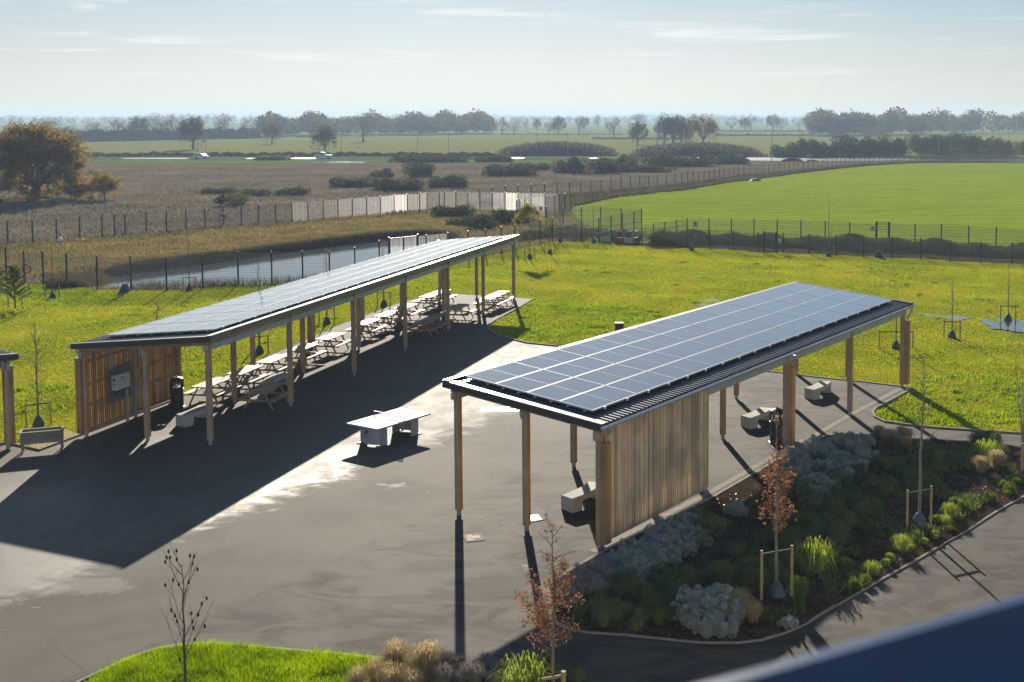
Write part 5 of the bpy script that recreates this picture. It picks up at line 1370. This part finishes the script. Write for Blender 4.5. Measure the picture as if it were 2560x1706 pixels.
# ------------------------------------------------------------------ staked saplings
def sapling(name, label, u, v, htpx=None, ht=None, stakes=True, bag=True, kind='bare', seed=0, sdir=None, crown=1.0, group='staked young trees', z=None, crownw=1.0, cstart=.3, trunk_m='bark_pale', sh=.95, extra=None, sw=.42):
    p = at(u, v) if not hasattr(u, 'x') else u
    Ht = ht or hpx(htpx, v); z = float(gh(p.x, p.y)) if z is None else z
    root = thing(name, label, 'tree', (p.x, p.y, z), 0, group)
    rs = random.Random(seed); mb = MB(); tips = []
    def stem(x0, y0, h, lean, r):
        pts = []; rad = []
        for i in range(8):
            t = i / 7; pts.append(Vector((x0 + lean[0] * t * h + rs.uniform(-.012, .012) * h * t, y0 + lean[1] * t * h, t * h - .03))); rad.append(max(.006, r * (1 - .85 * t)))
        mb.tube(pts, rad, 6); return pts
    if kind == 'multi':
        for k in range(9):
            a = 6.283 * k / 9; pts = stem(0, 0, Ht * rs.uniform(.7, 1), (math.cos(a) * .24 * crownw, math.sin(a) * .2), .022)
            tips += pts[3:]
    elif kind == 'pair':
        for k in range(4): pts = stem(0, 0, Ht * rs.uniform(.75, 1), (rs.uniform(-.06, .06), .03), .02); tips += pts[3:]
    else:
        pts = stem(0, 0, Ht, (rs.uniform(-.012, .012), 0), .012 + .008 * Ht)
        nb = int(22 * crown) if kind != 'cones' else 14
        for k in range(nb):
            t = cstart + (1 - cstart) * (k + .5) / nb; base = Vector((pts[0].lerp(pts[-1], t).x, pts[0].lerp(pts[-1], t).y, t * Ht))
            a = rs.uniform(0, 6.283); L = Ht * .17 * crownw * (1.15 - .8 * t) * rs.uniform(.6, 1.25) * (1.6 if kind == 'weep' else 1)
            if kind == 'cones': L *= 2.0
            q = [base]; d = Vector((math.cos(a), math.sin(a), rs.uniform(1.3, 2.6) if kind == 'cones' else rs.uniform(.6, 1.4) if kind != 'copper' else rs.uniform(.1, .9))).normalized()
            for i in range(4):
                if kind == 'weep': d = (d + Vector((0, 0, -.55))).normalized()
                q.append(q[-1] + d * L / 4 * (2 if kind == 'weep' else 1)); d = (d + Vector((rs.uniform(-.15, .15), rs.uniform(-.15, .15), rs.uniform(0, .15)))).normalized()
            mb.tube(q, [.010, .008, .006, .005, .004], 4, cap=False); tips += q[1:]
            if kind in ('bare', 'copper', 'cones'):
                for j in range(2):
                    m0 = q[2 + j]; e = (d + Vector((rs.uniform(-.8, .8), rs.uniform(-.8, .8), rs.uniform(-.1, .5)))).normalized()
                    mb.tube([m0, m0 + e * L * .4], [.005, .003], 3, cap=False); tips += [m0 + e * L * .4, m0 + e * L * .2]
    mb.build('trunk', M[trunk_m], root)
    T = np.array([tuple(t) for t in tips])
    def leaves(n, sc_, size, m, nm='crown', tv=.5):
        C = T[rng.integers(0, len(T), n)] + rng.normal(0, sc_, (n, 3)); C = C[C[:, 2] > .25 * cstart * Ht]
        tris(nm, leaf_tris(C, size), m, root)
    if kind == 'copper':
        T = T[(T[:, 2] < Ht * (.72 + .14 * rng.random(len(T)))) | (rng.random(len(T)) < .06)]; leaves(extra, .06, .034, M['copper'])
    elif kind == 'leafy': leaves(700, .10, .035, [M['oak_gold'], M['shrub_yellow']])
    elif kind == 'weep': leaves(3200, .12, .07, M['weeping'])
    elif kind == 'red': leaves(220, .08, .035, M['copper'])
    elif kind == 'cones':
        for i in range(30):
            t = tips[rs.randrange(len(tips))]; b = MB(); b.lathe([(.0, -.045), (.020, -.03), (.024, .01), (.006, .045)], 7, c=(0, 0, 0)); b.build('cone', M['rubber'], root, loc=tuple(t))
    elif kind == 'bare': leaves(int(60 * crown), .06, .02, M['twig'])
    if stakes:
        dx = sw
        ang = rs.uniform(-.35, .35) if sdir is None else sdir
        for s in (-1, 1):
            b = MB(); b.tube([(0, 0, -.1), (0, 0, sh)], .035, 8); x, y = s * dx * math.cos(ang), s * dx * math.sin(ang)
            b.build('stake', M['timber_stake'], root, loc=(x, y, 0))
        b = MB(); b.bar((-dx * math.cos(ang), -dx * math.sin(ang), sh - .1), (dx * math.cos(ang), dx * math.sin(ang), sh - .1), .02, .05); b.build('tie', M['rubber'], root)
    if bag:
        b = MB(); b.lathe([(.20, 0), (.23, .07), (.18, .22), (.10, .36), (.05, .42)], 10); b.build('watering_bag', M['bag'], root)
    return root
SG = 'staked young trees on the lawn'
sapling('sapling', 'young leafy tree with yellowing leaves between two stakes behind the young pine', 131.6, 748, 142, kind='leafy', seed=2, cstart=.42, crownw=.9, group=SG, bag=True, sdir=.1)
sapling('sapling', 'thin sapling between two stakes by the pond fence, in front of the water', 474, 726, 150, seed=3, kind='bare', crown=.7, crownw=.8, group=SG, sdir=.1)
sapling('sapling', 'bare sapling rising behind the long shelter roof, leftmost in front of the water', 649, 883, 236, seed=4, kind='bare', crownw=.8, crown=1.0, group=SG, cstart=.45)
sapling('sapling', 'short rusty leaved sapling showing just above the near end of the long shelter roof', 396, 925, 168, seed=5, kind='red', crownw=1.1, group=SG, cstart=.55)
sapling('sapling', 'sapling with a few rusty leaves rising above the middle of the long shelter roof', 817, 810, 188, seed=6, kind='red', crownw=.7, group=SG, cstart=.45)
sapling('sapling', 'slim rusty leaved sapling standing behind the fourth front post of the long shelter', 960, 766, 166, seed=7, kind='red', crownw=.5, group=SG, cstart=.4)
sapling('sapling', 'bare sapling tied between two orange brown stakes just behind the raised planter', 97, 1066, 262, seed=8, kind='bare', crownw=1.0, crown=1.6, group=SG, sdir=.55, cstart=.3)
sapling('sapling', 'weeping young birch with yellow green hanging twigs beyond the far end of the long shelter', 1324, 645, 134, seed=9, kind='weep', crownw=1.2, group=SG, cstart=.8, crown=.5)
sapling('sapling', 'sapling with a dark bag just right of the weeping birch', 1375, 634, 96, seed=10, kind='bare', crownw=1.0, group=SG, cstart=.4)
sapling('sapling', 'taller sapling with dark trunk guard, second to the right of the birch', 1400.6, 606, 128, seed=11, kind='bare', crownw=1.0, group=SG, cstart=.35)
sapling('sapling', 'thin sapling beside the straw coloured barrier', 1484, 608, 100, seed=12, kind='bare', crownw=.6, crown=.6, group=SG)
sapling('sapling', 'multi stemmed bare young tree fanning out in front of the grey fence sign', 1729, 626.5, 120, seed=13, kind='multi', crownw=1.2, group=SG, stakes=False)
sapling('sapling', 'tall bare sapling between stakes in front of the hedge, left of the leaning stake', 2072, 641, 140, seed=14, kind='bare', crownw=.6, group=SG, sdir=0)
sapling('sapling', 'thin bare sapling in a stake frame, left of the one standing in the puddle', 2380, 845, 158, seed=16, kind='bare', crownw=.45, crown=1.2, group=SG, sdir=-.08, cstart=.35)
sapling('sapling', 'bare sapling standing in the puddle near the right edge', 2520, 802, 146, seed=17, kind='bare', crownw=.45, group=SG, sdir=-.08)
sapling('sapling', 'several stemmed sapling right behind the far corner post of the blue roofed shelter', 2240, 873, 196, seed=18, kind='pair', group=SG, sdir=.0, sw=.85)
sapling('sapling', 'bare multi stemmed young tree cut by the right edge beside a single stake', 2562, 1180, 330, seed=19, kind='multi', crownw=.35, group=None, stakes=False, bag=False)
b = MB(); b.tube([(0, 0, -.1), (0, 0, 1.05)], .045, 8); p = at(2554, 1188); tag(b.build('wooden_stake', M['timber_stake'], loc=(p.x, p.y, 0)), 'single round wooden stake at the right edge of the planting bed', 'stake')
def leaning(label, u, v, dx, hh):
    p = at(u, v); root = thing('toppled_stake', label, 'stake', (p.x, p.y, float(gh(p.x, p.y))), 0, 'toppled stakes with bags')
    b = MB(); b.tube([(0, 0, 0), (dx, .1, hh)], .035, 7); b.build('stake', M['timber_stake'], root)
    b = MB(); b.lathe([(.30, 0), (.34, .12), (.26, .3), (.12, .55)], 10); b.build('watering_bag', M['bag'], root)
    b = MB(); b.tube([(0, .1, .4), (.1, .1, 1.2), (.22, .1, 2.0)], [.012, .008, .004], 4); b.build('twig', M['bark'], root)
leaning('toppled stake leaning out of a dark bag by the pond fence', 312, 731, .32, .95)
leaning('toppled pale stake leaning out of a dark bag in front of the hedge', 2196, 645, .62, .95)
# young pines
def pine(label, u, v, htpx, seed):
    p = at(u, v); Ht = hpx(htpx, v); root = thing('young_pine', label, 'tree', (p.x, p.y, float(gh(p.x, p.y))), 0, 'young pines')
    rs = random.Random(seed); mb = MB(); mb.tube([(0, 0, -.05), (0, 0, Ht * .95)], [.05, .012], 6); tips = []
    for k in range(34):
        t = .15 + .82 * k / 34; a = k * 2.4; L = Ht * .38 * (1.05 - t) + .12
        e = Vector((math.cos(a) * L, math.sin(a) * L, L * .55)); s = Vector((0, 0, t * Ht)); mb.tube([s, s + e * .5 + Vector((0, 0, -.02)), s + e], [.014, .01, .006], 4, cap=False)
        for q in range(6): tips.append(s + e * (.3 + .14 * q))
    mb.build('trunk', M['bark'], root)
    T = np.array([tuple(t) for t in tips]); n = 9000; B = T[rng.integers(0, len(T), n)]; d = rng.normal(0, 1, (n, 3)); d[:, 2] += .8; d /= np.linalg.norm(d, axis=1)[:, None]
    sd_ = rng.normal(0, .007, (n, 3)); V = np.stack([B - sd_, B + sd_, B + d * (.10 + .08 * rng.random(n))[:, None]], 1)
    tris('needles', V, M['pine'], root)
    for s in (-1, 1):
        b = MB(); b.tube([(0, 0, -.1), (0, 0, .7)], .035, 7); b.build('stake', M['timber_stake'], root, loc=(s * .42, 0, 0))
    return root
pine('young pine between two short stakes near the left edge of the lawn', 38, 772, 104, 1)
pine('young pine cut off by the left edge beside the pond fence', -14, 742, 92, 2)
# planting bed trees and the two front trees
def onbed(u, v): p = at(u, v); return p
SB = 'young trees of the planting beds'
sapling('young_tree', 'young copper leaved tree tied between two tall stakes in the middle of the planting bed', 1941, 1506, 455, seed=21, kind='copper', cstart=.36, crownw=.95, crown=1.8, group=SB, z=.12, sh=1.22, sdir=.42, bag=True, trunk_m='bark_pale', extra=2200)
sapling('young_tree', 'tall nearly bare young tree with pale trunk between stakes in the planting bed', 2297, 1328, 434, seed=20, kind='bare', cstart=.42, crownw=.8, crown=1.4, group=SB, z=.12, sh=1.12, sdir=.45, trunk_m='bark_pale', sw=.42)
p = at(1380, 1800)
sapling('young_tree', 'young copper leaved tree nearest the camera at the bottom of the picture', 1382, 1800, 490, seed=23, kind='copper', cstart=.34, crownw=1.25, crown=1.9, group=SB, z=.05, stakes=False, bag=False, extra=2600)
b = MB(); b.tube([(0, 0, -.1), (0, 0, 1.08)], .05, 10); b.bar((0, 0, 1.0), (-.42, .12, .86), .03, .05); pp_ = at(1409, 1815); tag(b.build('wooden_stake', M['timber_stake'], loc=(pp_.x, pp_.y, 0)), 'pale round wooden stake with a black tie beside the nearest copper leaved tree', 'stake')
sapling('young_tree', 'bare young alder with dark cones in the lower left corner', 464, 1768, 370, seed=24, kind='cones', cstart=.22, crownw=1.35, group=None, z=0, stakes=False, bag=False, trunk_m='bark')

# ------------------------------------------------------------------ planting beds
def shrub_proto(name, mats, n, size, rx, rz, seed, cat='shrub', lumps=26):
    root = thing(name, 'x', cat, (0, -500, -50))
    tris('foliage', blob_tris(n, rx, rx, rz, lumps, seed, .85, size, .9 if lumps > 30 else .5, (.10, .22) if lumps > 30 else (.2, .4)), mats, root); return root
def clump_pts(n, rad, hgt, w, arch, zed=0, spread=1.0, taper=True):
    """arching grass blades radiating from a centre, two triangles each"""
    a = rng.random(n) * 6.283; r = rad * (.3 + .7 * rng.random(n)); h = hgt * (.55 + .45 * rng.random(n)); b0 = rng.normal(0, rad * .13, (n, 2))
    ca, sa = np.cos(a), np.sin(a); px, py = -sa * w / 2, ca * w / 2
    p0 = np.stack([b0[:, 0], b0[:, 1], np.zeros(n)], 1); p1 = np.stack([b0[:, 0] + ca * r * .45, b0[:, 1] + sa * r * .45, h], 1)
    p2 = np.stack([b0[:, 0] + ca * r, b0[:, 1] + sa * r, h * (1 - arch * (.5 + .5 * rng.random(n)))], 1)
    s = np.stack([px, py, np.zeros(n)], 1)
    return np.concatenate([np.stack([p0 - s, p0 + s, p1 + s * .8], 1), np.stack([p0 - s, p1 + s * .8, p1 - s * .8], 1), np.stack([p1 - s * .8, p1 + s * .8, p2], 1)])
def grass_proto(name, m, n, rad, hgt, w, arch, cat='grass clump', seeds=None):
    root = thing(name, 'x', cat, (0, -500, -50)); tris('blades', clump_pts(n, rad, hgt, w, arch), m, root); return root
PR = {
 'silver': [shrub_proto('silver_shrub', M['silver'], 15000, .014, .56, .66, 60 + i, lumps=60) for i in range(2)],
 'tus': [grass_proto('grass_tussock', M['tussock'], 420, .48, .42, .012, .75), grass_proto('grass_tussock', M['tussock'], 360, .40, .50, .011, .6)],
 'brn': [grass_proto('grass_tussock', [M['stipa'], M['tussock'], M['tussock']], 420, .42, .45, .009, .7)],
 'stipa': [grass_proto('feather_grass', M['stipa'], 900, .46, .56, .006, .35)],
 'lime': [grass_proto('striped_grass', M['lime_grass'], 150, .85, .80, .020, .85)],
 'mnd': [grass_proto('grass_mound', M['lime_grass'], 420, .20, .20, .008, .5)],
 'grn': [shrub_proto('green_shrub', M['green_leaf'], 1500, .030, .42, .50, 71), shrub_proto('green_shrub', [M['green_leaf'], M['lime_grass']], 1300, .030, .36, .40, 72)],
 'lav': [grass_proto('lavender', M['lavender'], 420, .34, .52, .010, .15, 'shrub')],
 'rose': [grass_proto('rosemary', [M['green_leaf'], M['tussock']], 520, .26, .75, .020, .1, 'shrub')],
}
def inbed(p): return dist_poly(np.array([p.x]), np.array([p.y]), BP)[0] < -.15
def plant(kind, label, u, v, s=1.0, group=None, z=None):
    p = at(u, v); z = bz(p.x, p.y) if z is None else z
    pr = PR[kind][random.randrange(len(PR[kind]))]
    sc_ = (s * random.uniform(.9, 1.12), s * random.uniform(.9, 1.12), s * random.uniform(.88, 1.12))
    return dup(pr, (p.x, p.y, z), random.uniform(0, 6.28), label, group, sc_)
# silver shrubs: back drift, front drift, lone one
for u, v, s in ((1985, 1142, 1.0), (2010, 1120, .9), (2035, 1108, .9), (2060, 1135, 1.05), (2085, 1115, .95), (2110, 1100, .9), (2030, 1170, 1.0), (2070, 1175, 1.0), (2105, 1150, 1.05), (2135, 1125, .95), (2160, 1105, .9), (2000, 1185, .95), (2030, 1215, .95), (2065, 1220, 1.0), (2100, 1195, .95), (2135, 1170, .95), (2165, 1150, .9), (1975, 1165, .8), (2040, 1240, .8)):
    plant('silver', 'rounded silver grey shrub in the back drift of the bed by the boxed post', u, v + 22, s, 'silver grey shrubs of the back drift')
for u, v, s in ((1560, 1440, .95), (1595, 1425, .95), (1630, 1405, .95), (1665, 1380, .95), (1700, 1355, .9), (1725, 1330, .85), (1590, 1460, .95), (1628, 1445, 1.0), (1665, 1425, 1.0), (1700, 1400, .95), (1735, 1375, .9), (1550, 1420, .8), (1620, 1480, .75), (1590, 1400, .85), (1640, 1368, .85), (1680, 1340, .8)):
    plant('silver', 'rounded silver grey shrub in the drift below the slatted wall of the blue roofed shelter', u, v, s, 'silver grey shrubs of the front drift')
for u, v, s in ((1720, 1560, 1.1), (1770, 1545, 1.25), (1820, 1560, 1.05), (1760, 1585, 1.0), (1800, 1590, .9)):
    plant('silver', 'silver grey shrub of the large lone clump near the bottom corner of the bed', u, v, s, 'silver grey shrubs of the lone clump')
plant('silver', 'small silver green shrub at the top of the sunlit mulch', 1836, 1300, .75)
plant('silver', 'tiny pale silver plant at the kerb right of the rosemary', 1972, 1575, .45)
for i in range(26):
    u = random.uniform(1400, 1545); v = 1470 + (1545 - u) * .22 + random.uniform(-45, 45)
    if inbed(at(u, v)): plant('lav', 'faded grey brown lavender in the strip along the kerb below the slatted wall', u, v, random.uniform(.8, 1.15), 'faded lavender by the kerb')
BL = [  # (region polygon, kind, count, scale, label, group)
 ([(1420, 1560), (1560, 1480), (1720, 1460), (1700, 1590), (1480, 1575)], 'tus', 30, .95, 'dark green grass tussock in the shaded corner of the bed', 'dark tussocks of the shaded corner'),
 ([(1420, 1550), (1520, 1500), (1640, 1520), (1650, 1590), (1480, 1570)], 'brn', 10, .8, 'brownish grass tussock in the shaded corner of the bed', 'brownish tussocks of the shaded corner'),
 ([(1800, 1430), (1960, 1330), (2080, 1270), (2140, 1330), (2060, 1440), (1900, 1500), (1790, 1500)], 'tus', 44, 1.05, 'dark green grass tussock in the middle of the planting bed', 'dark tussocks in the middle of the bed'),
 ([(1990, 1270), (2160, 1190), (2330, 1140), (2400, 1180), (2240, 1290), (2080, 1330)], 'tus', 34, 1.0, 'dark green grass tussock at the back of the planting bed', 'dark tussocks at the back of the bed'),
 ([(1730, 1290), (1830, 1340), (1800, 1400), (1720, 1370)], 'brn', 9, .9, 'tan brown grass tussock between the silver drifts and the mulch', 'tan tussocks by the mulch'),
 ([(2000, 1240), (2080, 1230), (2050, 1290), (1990, 1310)], 'brn', 7, .9, 'tan brown grass tussock behind the copper leaved tree', 'tan tussocks behind the copper tree'),
 ([(2160, 1096), (2290, 1100), (2270, 1135), (2150, 1130)], 'stipa', 9, .8, 'pale feathery grass at the top edge of the bed', 'feather grasses at the top edge'),
 ([(2380, 1115), (2440, 1100), (2540, 1130), (2540, 1180), (2400, 1150)], 'tus', 9, 1.0, 'dark green tussock by the path at the back right of the bed', 'dark tussocks by the back path'),
 ([(2060, 1400), (2210, 1330), (2260, 1370), (2180, 1440), (2080, 1480)], 'grn', 12, .45, 'low dark leafy plant near the right kerb of the bed', 'low leafy plants near the right kerb'),
 ([(2190, 1420), (2430, 1290), (2520, 1225), (2540, 1245), (2420, 1312), (2220, 1432)], 'mnd', 11, .75, 'small yellow green grass mound along the right kerb', 'yellow green mounds along the right kerb'),
 ([(2320, 1320), (2440, 1220), (2540, 1160), (2550, 1220), (2380, 1330)], 'grn', 11, .5, 'small leafy plant on the mulch at the right end of the bed', 'leafy plants at the right end'),
 ([(2340, 1320), (2380, 1270), (2420, 1280), (2380, 1330)], 'lime', 3, .4, 'low bright lime plant near the nearly bare tree', 'lime plants near the bare tree'),
]
for poly, kd, n, s, lab, grp in BL:
    P = sample_px(n, poly)
    for q in P:
        if dist_poly(q[:1], q[1:], BP)[0] > -.2: continue
        pr = PR[kd][random.randrange(len(PR[kd]))]; k = s * random.uniform(.8, 1.2)
        dup(pr, (q[0], q[1], bz(q[0], q[1])), random.uniform(0, 6.28), lab, grp, (k, k, k * random.uniform(.85, 1.15)))
plant('lime', 'arching lime green striped grass right of the copper leaved tree', 2040, 1440, 1.1)
plant('lime', 'bright green arching grass at the far right of the bed', 2470, 1158, .95)
plant('stipa', 'golden feather grass left of the bright arching grass', 2452, 1190, .95)
plant('stipa', 'golden feather grass right of the bright arching grass', 2490, 1182, 1.0)
plant('stipa', 'pale feather grass between the lone silver clump and the stakes', 1848, 1540, 1.0)
plant('stipa', 'duller feather grass at the foot of the left tall stake', 1880, 1562, .85)
plant('rose', 'upright rosemary right of the tall stakes', 1998, 1535, 1.05)
plant('grn', 'lime tipped leafy shrub at the kerb, first from the bottom', 2135, 1478, .6); plant('grn', 'lime tipped leafy shrub at the kerb, second from the bottom', 2160, 1462, .6); plant('lime', 'short bright tuft at the kerb above the lime tipped shrubs', 2180, 1440, .45)
plant('lime', 'short bright grass clump near the kerb below the leafy plants', 2255, 1385, .55)
# front bed
z2 = .06
for u, v, s, nm in ((990, 1685, 1.15, 'leftmost tall'), (1018, 1700, .8, 'small middle'), (1065, 1692, 1.25, 'rightmost and biggest'), (940, 1705, .9, 'low left'), (980, 1730, 1.1, 'bottom middle'), (1030, 1735, 1.0, 'bottom right'), (893, 1725, .8, 'small at the edge of the lawn')):
    plant('stipa', nm + ' of the tan feather grasses at the bottom edge', u, v + 12, s, z=z2)
for i in range(16):
    u = random.uniform(1080, 1270); v = 1690 + random.uniform(-12, 45)
    plant('lav', 'dark dried seed head plant at the bottom middle of the picture', u, v, random.uniform(.7, 1.0), 'dried plants of the front bed', z2)
for i in range(10):
    u = random.uniform(1085, 1340); v = 1700 + random.uniform(-4, 40)
    plant('grn', 'small dark leafy plant at the bottom middle of the picture', u, v, random.uniform(.4, .65), 'leafy plants of the front bed', z2)
plant('lime', 'arching lime green grass at the bottom, left of the nearest copper leaved tree', 1318, 1735, 1.0, z=z2)
plant('lime', 'smaller lime green grass at the bottom edge near the dried plants', 1285, 1760, .8, z=z2)
plant('tus', 'dark grass at the bottom behind the nearest copper leaved tree', 1370, 1700, .9, z=z2); plant('tus', 'dark grass at the bottom right of the wooden stake', 1440, 1722, .9, z=z2)
for lst in PR.values():
    for r_ in lst: drop(r_)
for r_ in ok + sc + sd + [sy]: drop(r_)
for o in [o for o in COL.objects if o.get('label') == 'x' or (o.type == 'EMPTY' and o.location.y < -400)]: drop(o)
# bark chips on the bed
def chips():
    a = np.array(BP); P = rng.random((60000, 2)) * (a.max(0) - a.min(0)) + a.min(0); d = dist_poly(P[:, 0], P[:, 1], a); P = P[d < -.05]
    z = bedz(P[:, 0], P[:, 1], dist_poly(P[:, 0], P[:, 1], a)) + .012
    V = leaf_tris(np.stack([P[:, 0], P[:, 1], z], 1), .03, .5, .5)
    tag(tris('bark_mulch', V, M['mulch']), 'loose brown bark chips covering the planting bed', 'mulch', kind='stuff')
    Q = sample_px(16000, [(1420, 1560), (1560, 1480), (1800, 1430), (1990, 1270), (2200, 1120), (2540, 1130), (2540, 1220), (2200, 1430), (2000, 1550), (1700, 1595)])
    Q = Q[dist_poly(Q[:, 0], Q[:, 1], a) < -.2]
    k = np.sin(Q[:, 0] * 1.3) * np.sin(Q[:, 1] * 1.1 + 1) > -.1; Q = Q[k]
    tag(tris('ground_cover', blades(Q, .16, .05, 1.4, z=bedz(Q[:, 0], Q[:, 1], dist_poly(Q[:, 0], Q[:, 1], a))), [M['green_leaf'], M['tussock']]), 'low dark green ground cover between the plants of the bed', 'ground cover', kind='stuff')
chips()

# ------------------------------------------------------------------ guard rail right in front of the viewpoint
za = 11.22
a, c = at(1763, 1706, za), at(2560, 1485, za); e = (c - a).normalized(); nrm = Vector((e.y, -e.x, 0))
gr = thing('guard_rail', 'blurred dark navy metal guard rail close to the viewpoint in the lower right corner', 'guard rail', (0, 0, 0))
b = MB(); b.bar(a - e * 1.2 + nrm * .006 - Vector((0, 0, .05)), c + e * 2.5 + nrm * .006 - Vector((0, 0, .05)), .012, .10); b.build('rail', M['navy'], gr)
b = MB(); b.bar(a - e * 1.2 + nrm * .03 - Vector((0, 0, .32)), c + e * 2.5 + nrm * .03 - Vector((0, 0, .32)), .02, .44); b.build('lower_panel', M['skyblue'], gr)

# the building the viewpoint stands on: its front faces the sun and throws light back over the yard
M['render_wall'] = simple('pale_building_render', (.62, .55, .45), .9, 0, .06, .5)
bl = thing('building', 'pale rendered building whose roof edge the viewpoint stands on', 'building', (a.x, a.y, 0), math.atan2(e.y, e.x))
b = MB(); b.box((5, -6.1, 5.3), (90, 12, 10.6)); b.build('wall', M['render_wall'], bl)
b = MB(); b.box((5, -.2, 10.68), (90.2, .5, .14)); b.build('parapet_coping', M['kerb'], bl)
for f_ in range(3):
    for i in range(18):
        b = MB(); b.box((-37 + i * 5, -.09, 2.0 + f_ * 3.3), (1.7, .08, 1.6)); w_ = b.build('window', M['tt_leg'], bl)
        b = MB(); b.box((-37 + i * 5, -.045, 2.0 + f_ * 3.3), (1.5, .02, 1.4)); b.build('pane', M['glass'], w_)
# ------------------------------------------------------------------ haze
hz = MB(); hz.box((0, 1900, 15), (7000, 4600, 34)); ho = hz.build('haze', M['white']); ho.data.materials.clear()
m, nt, out = new_mat('haze_air'); pv = nt.nodes.new('ShaderNodeVolumePrincipled'); pv.inputs['Color'].default_value = (.56, .74, .97, 1); pv.inputs['Density'].default_value = .00035; pv.inputs['Anisotropy'].default_value = .1
nt.links.new(pv.outputs[0], out.inputs['Volume']); ho.data.materials.append(m); tag(ho, 'pale haze in the air over the fields', 'haze', kind='stuff')

# ------------------------------------------------------------------ sun, sky, camera
sd_ = Vector((math.sin(SUN_AZ) * math.cos(SUN_EL), math.cos(SUN_AZ) * math.cos(SUN_EL), math.sin(SUN_EL)))
L = bpy.data.lights.new('sun', 'SUN'); L.energy = 5.0; L.angle = R(.5); L.color = (1, .90, .76)
lo = bpy.data.objects.new('sun', L); COL.objects.link(lo); lo.rotation_euler = (-sd_).to_track_quat('-Z', 'Y').to_euler()
wd = bpy.data.worlds.new('World'); SC.world = wd; wd.use_nodes = True; nt = wd.node_tree; k = N(nt); nt.nodes.clear()
wo = nt.nodes.new('ShaderNodeOutputWorld'); bgn = nt.nodes.new('ShaderNodeBackground'); sky = nt.nodes.new('ShaderNodeTexSky')
sky.sky_type = 'NISHITA'; sky.sun_disc = False; sky.sun_elevation = SUN_EL; sky.sun_rotation = SUN_AZ; sky.air_density = 1.0; sky.dust_density = .6; sky.ozone_density = 2.0; sky.altitude = 20
gen = nt.nodes.new('ShaderNodeTexCoord').outputs['Generated']
# thin high clouds: direction projected onto a high flat layer
sep = nt.nodes.new('ShaderNodeSeparateXYZ'); nt.links.new(gen, sep.inputs[0])
zc = k.math('ADD', k.math('MAXIMUM', sep.outputs[2], 0.0), .035)
cx = k.math('DIVIDE', sep.outputs[0], zc); cy = k.math('DIVIDE', sep.outputs[1], zc)
cmb = nt.nodes.new('ShaderNodeCombineXYZ'); nt.links.new(cx, cmb.inputs[0]); nt.links.new(cy, cmb.inputs[1])
cl = k.noise(k.sc(cmb.outputs[0], (.42, .75, 1)), 1.1, 7, .62, .6)
mask = k.math('MULTIPLY', k.sstep(cl, .52, .70), k.sstep(sep.outputs[2], .01, .05))
mask = k.math('MULTIPLY', mask, k.sstep(sep.outputs[2], .30, .05))
# soft shoulder so that the glow round the sun stays a pale sky instead of a yellow glare
s3 = nt.nodes.new('ShaderNodeSeparateColor'); nt.links.new(sky.outputs[0], s3.inputs[0]); c3 = nt.nodes.new('ShaderNodeCombineColor')
for i, (g_, w_) in enumerate(((.88, 7.6), (1.0, 7.6), (1.18, 7.6))):
    x = k.math('MULTIPLY', s3.outputs[i], g_)
    k.l(k.math('DIVIDE', x, k.math('ADD', 1.0, k.math('DIVIDE', x, w_))), c3.inputs[i])
skyc = k.mix(1.0, c3.outputs[0], k.ramp(sep.outputs[2], [(.0, (1, 1, 1)), (.035, (.93, .97, 1)), (.10, (.70, .84, .95)), (.28, (.74, .86, .97)), (.8, (1.1, 1.2, 1.3))]), 'MULTIPLY')
ccol = k.mix(k.math('MULTIPLY', mask, .75), skyc, (6.3, 6.2, 6.0))
nt.links.new(ccol, bgn.inputs[0]); bgn.inputs[1].default_value = .08; nt.links.new(bgn.outputs[0], wo.inputs[0])
cam = bpy.data.cameras.new('camera'); co = bpy.data.objects.new('camera', cam); COL.objects.link(co); SC.camera = co
co.location = (0, 0, H); co.rotation_euler = (math.pi / 2 - PITCH, 0, 0)
cam.sensor_width = 36; cam.lens = F_ / W_ * 36; cam.shift_x = -(PX - W_ / 2) / W_; cam.shift_y = -(H_ / 2 - PY) / W_
cam.clip_start = .05; cam.clip_end = 20000
cam.dof.use_dof = True; cam.dof.focus_distance = 48; cam.dof.aperture_fstop = 4.0
vs = SC.view_settings; vs.view_transform = 'Standard'; vs.look = 'None'; vs.gamma = 1; vs.exposure = 1.0
try: vs.use_curve_mapping = False
except Exception: pass
SC.cycles.max_bounces = 6; SC.cycles.diffuse_bounces = 4; SC.cycles.glossy_bounces = 3; SC.cycles.transmission_bounces = 4; SC.cycles.transparent_max_bounces = 24; SC.cycles.volume_bounces = 1
SC.cycles.use_denoising = True
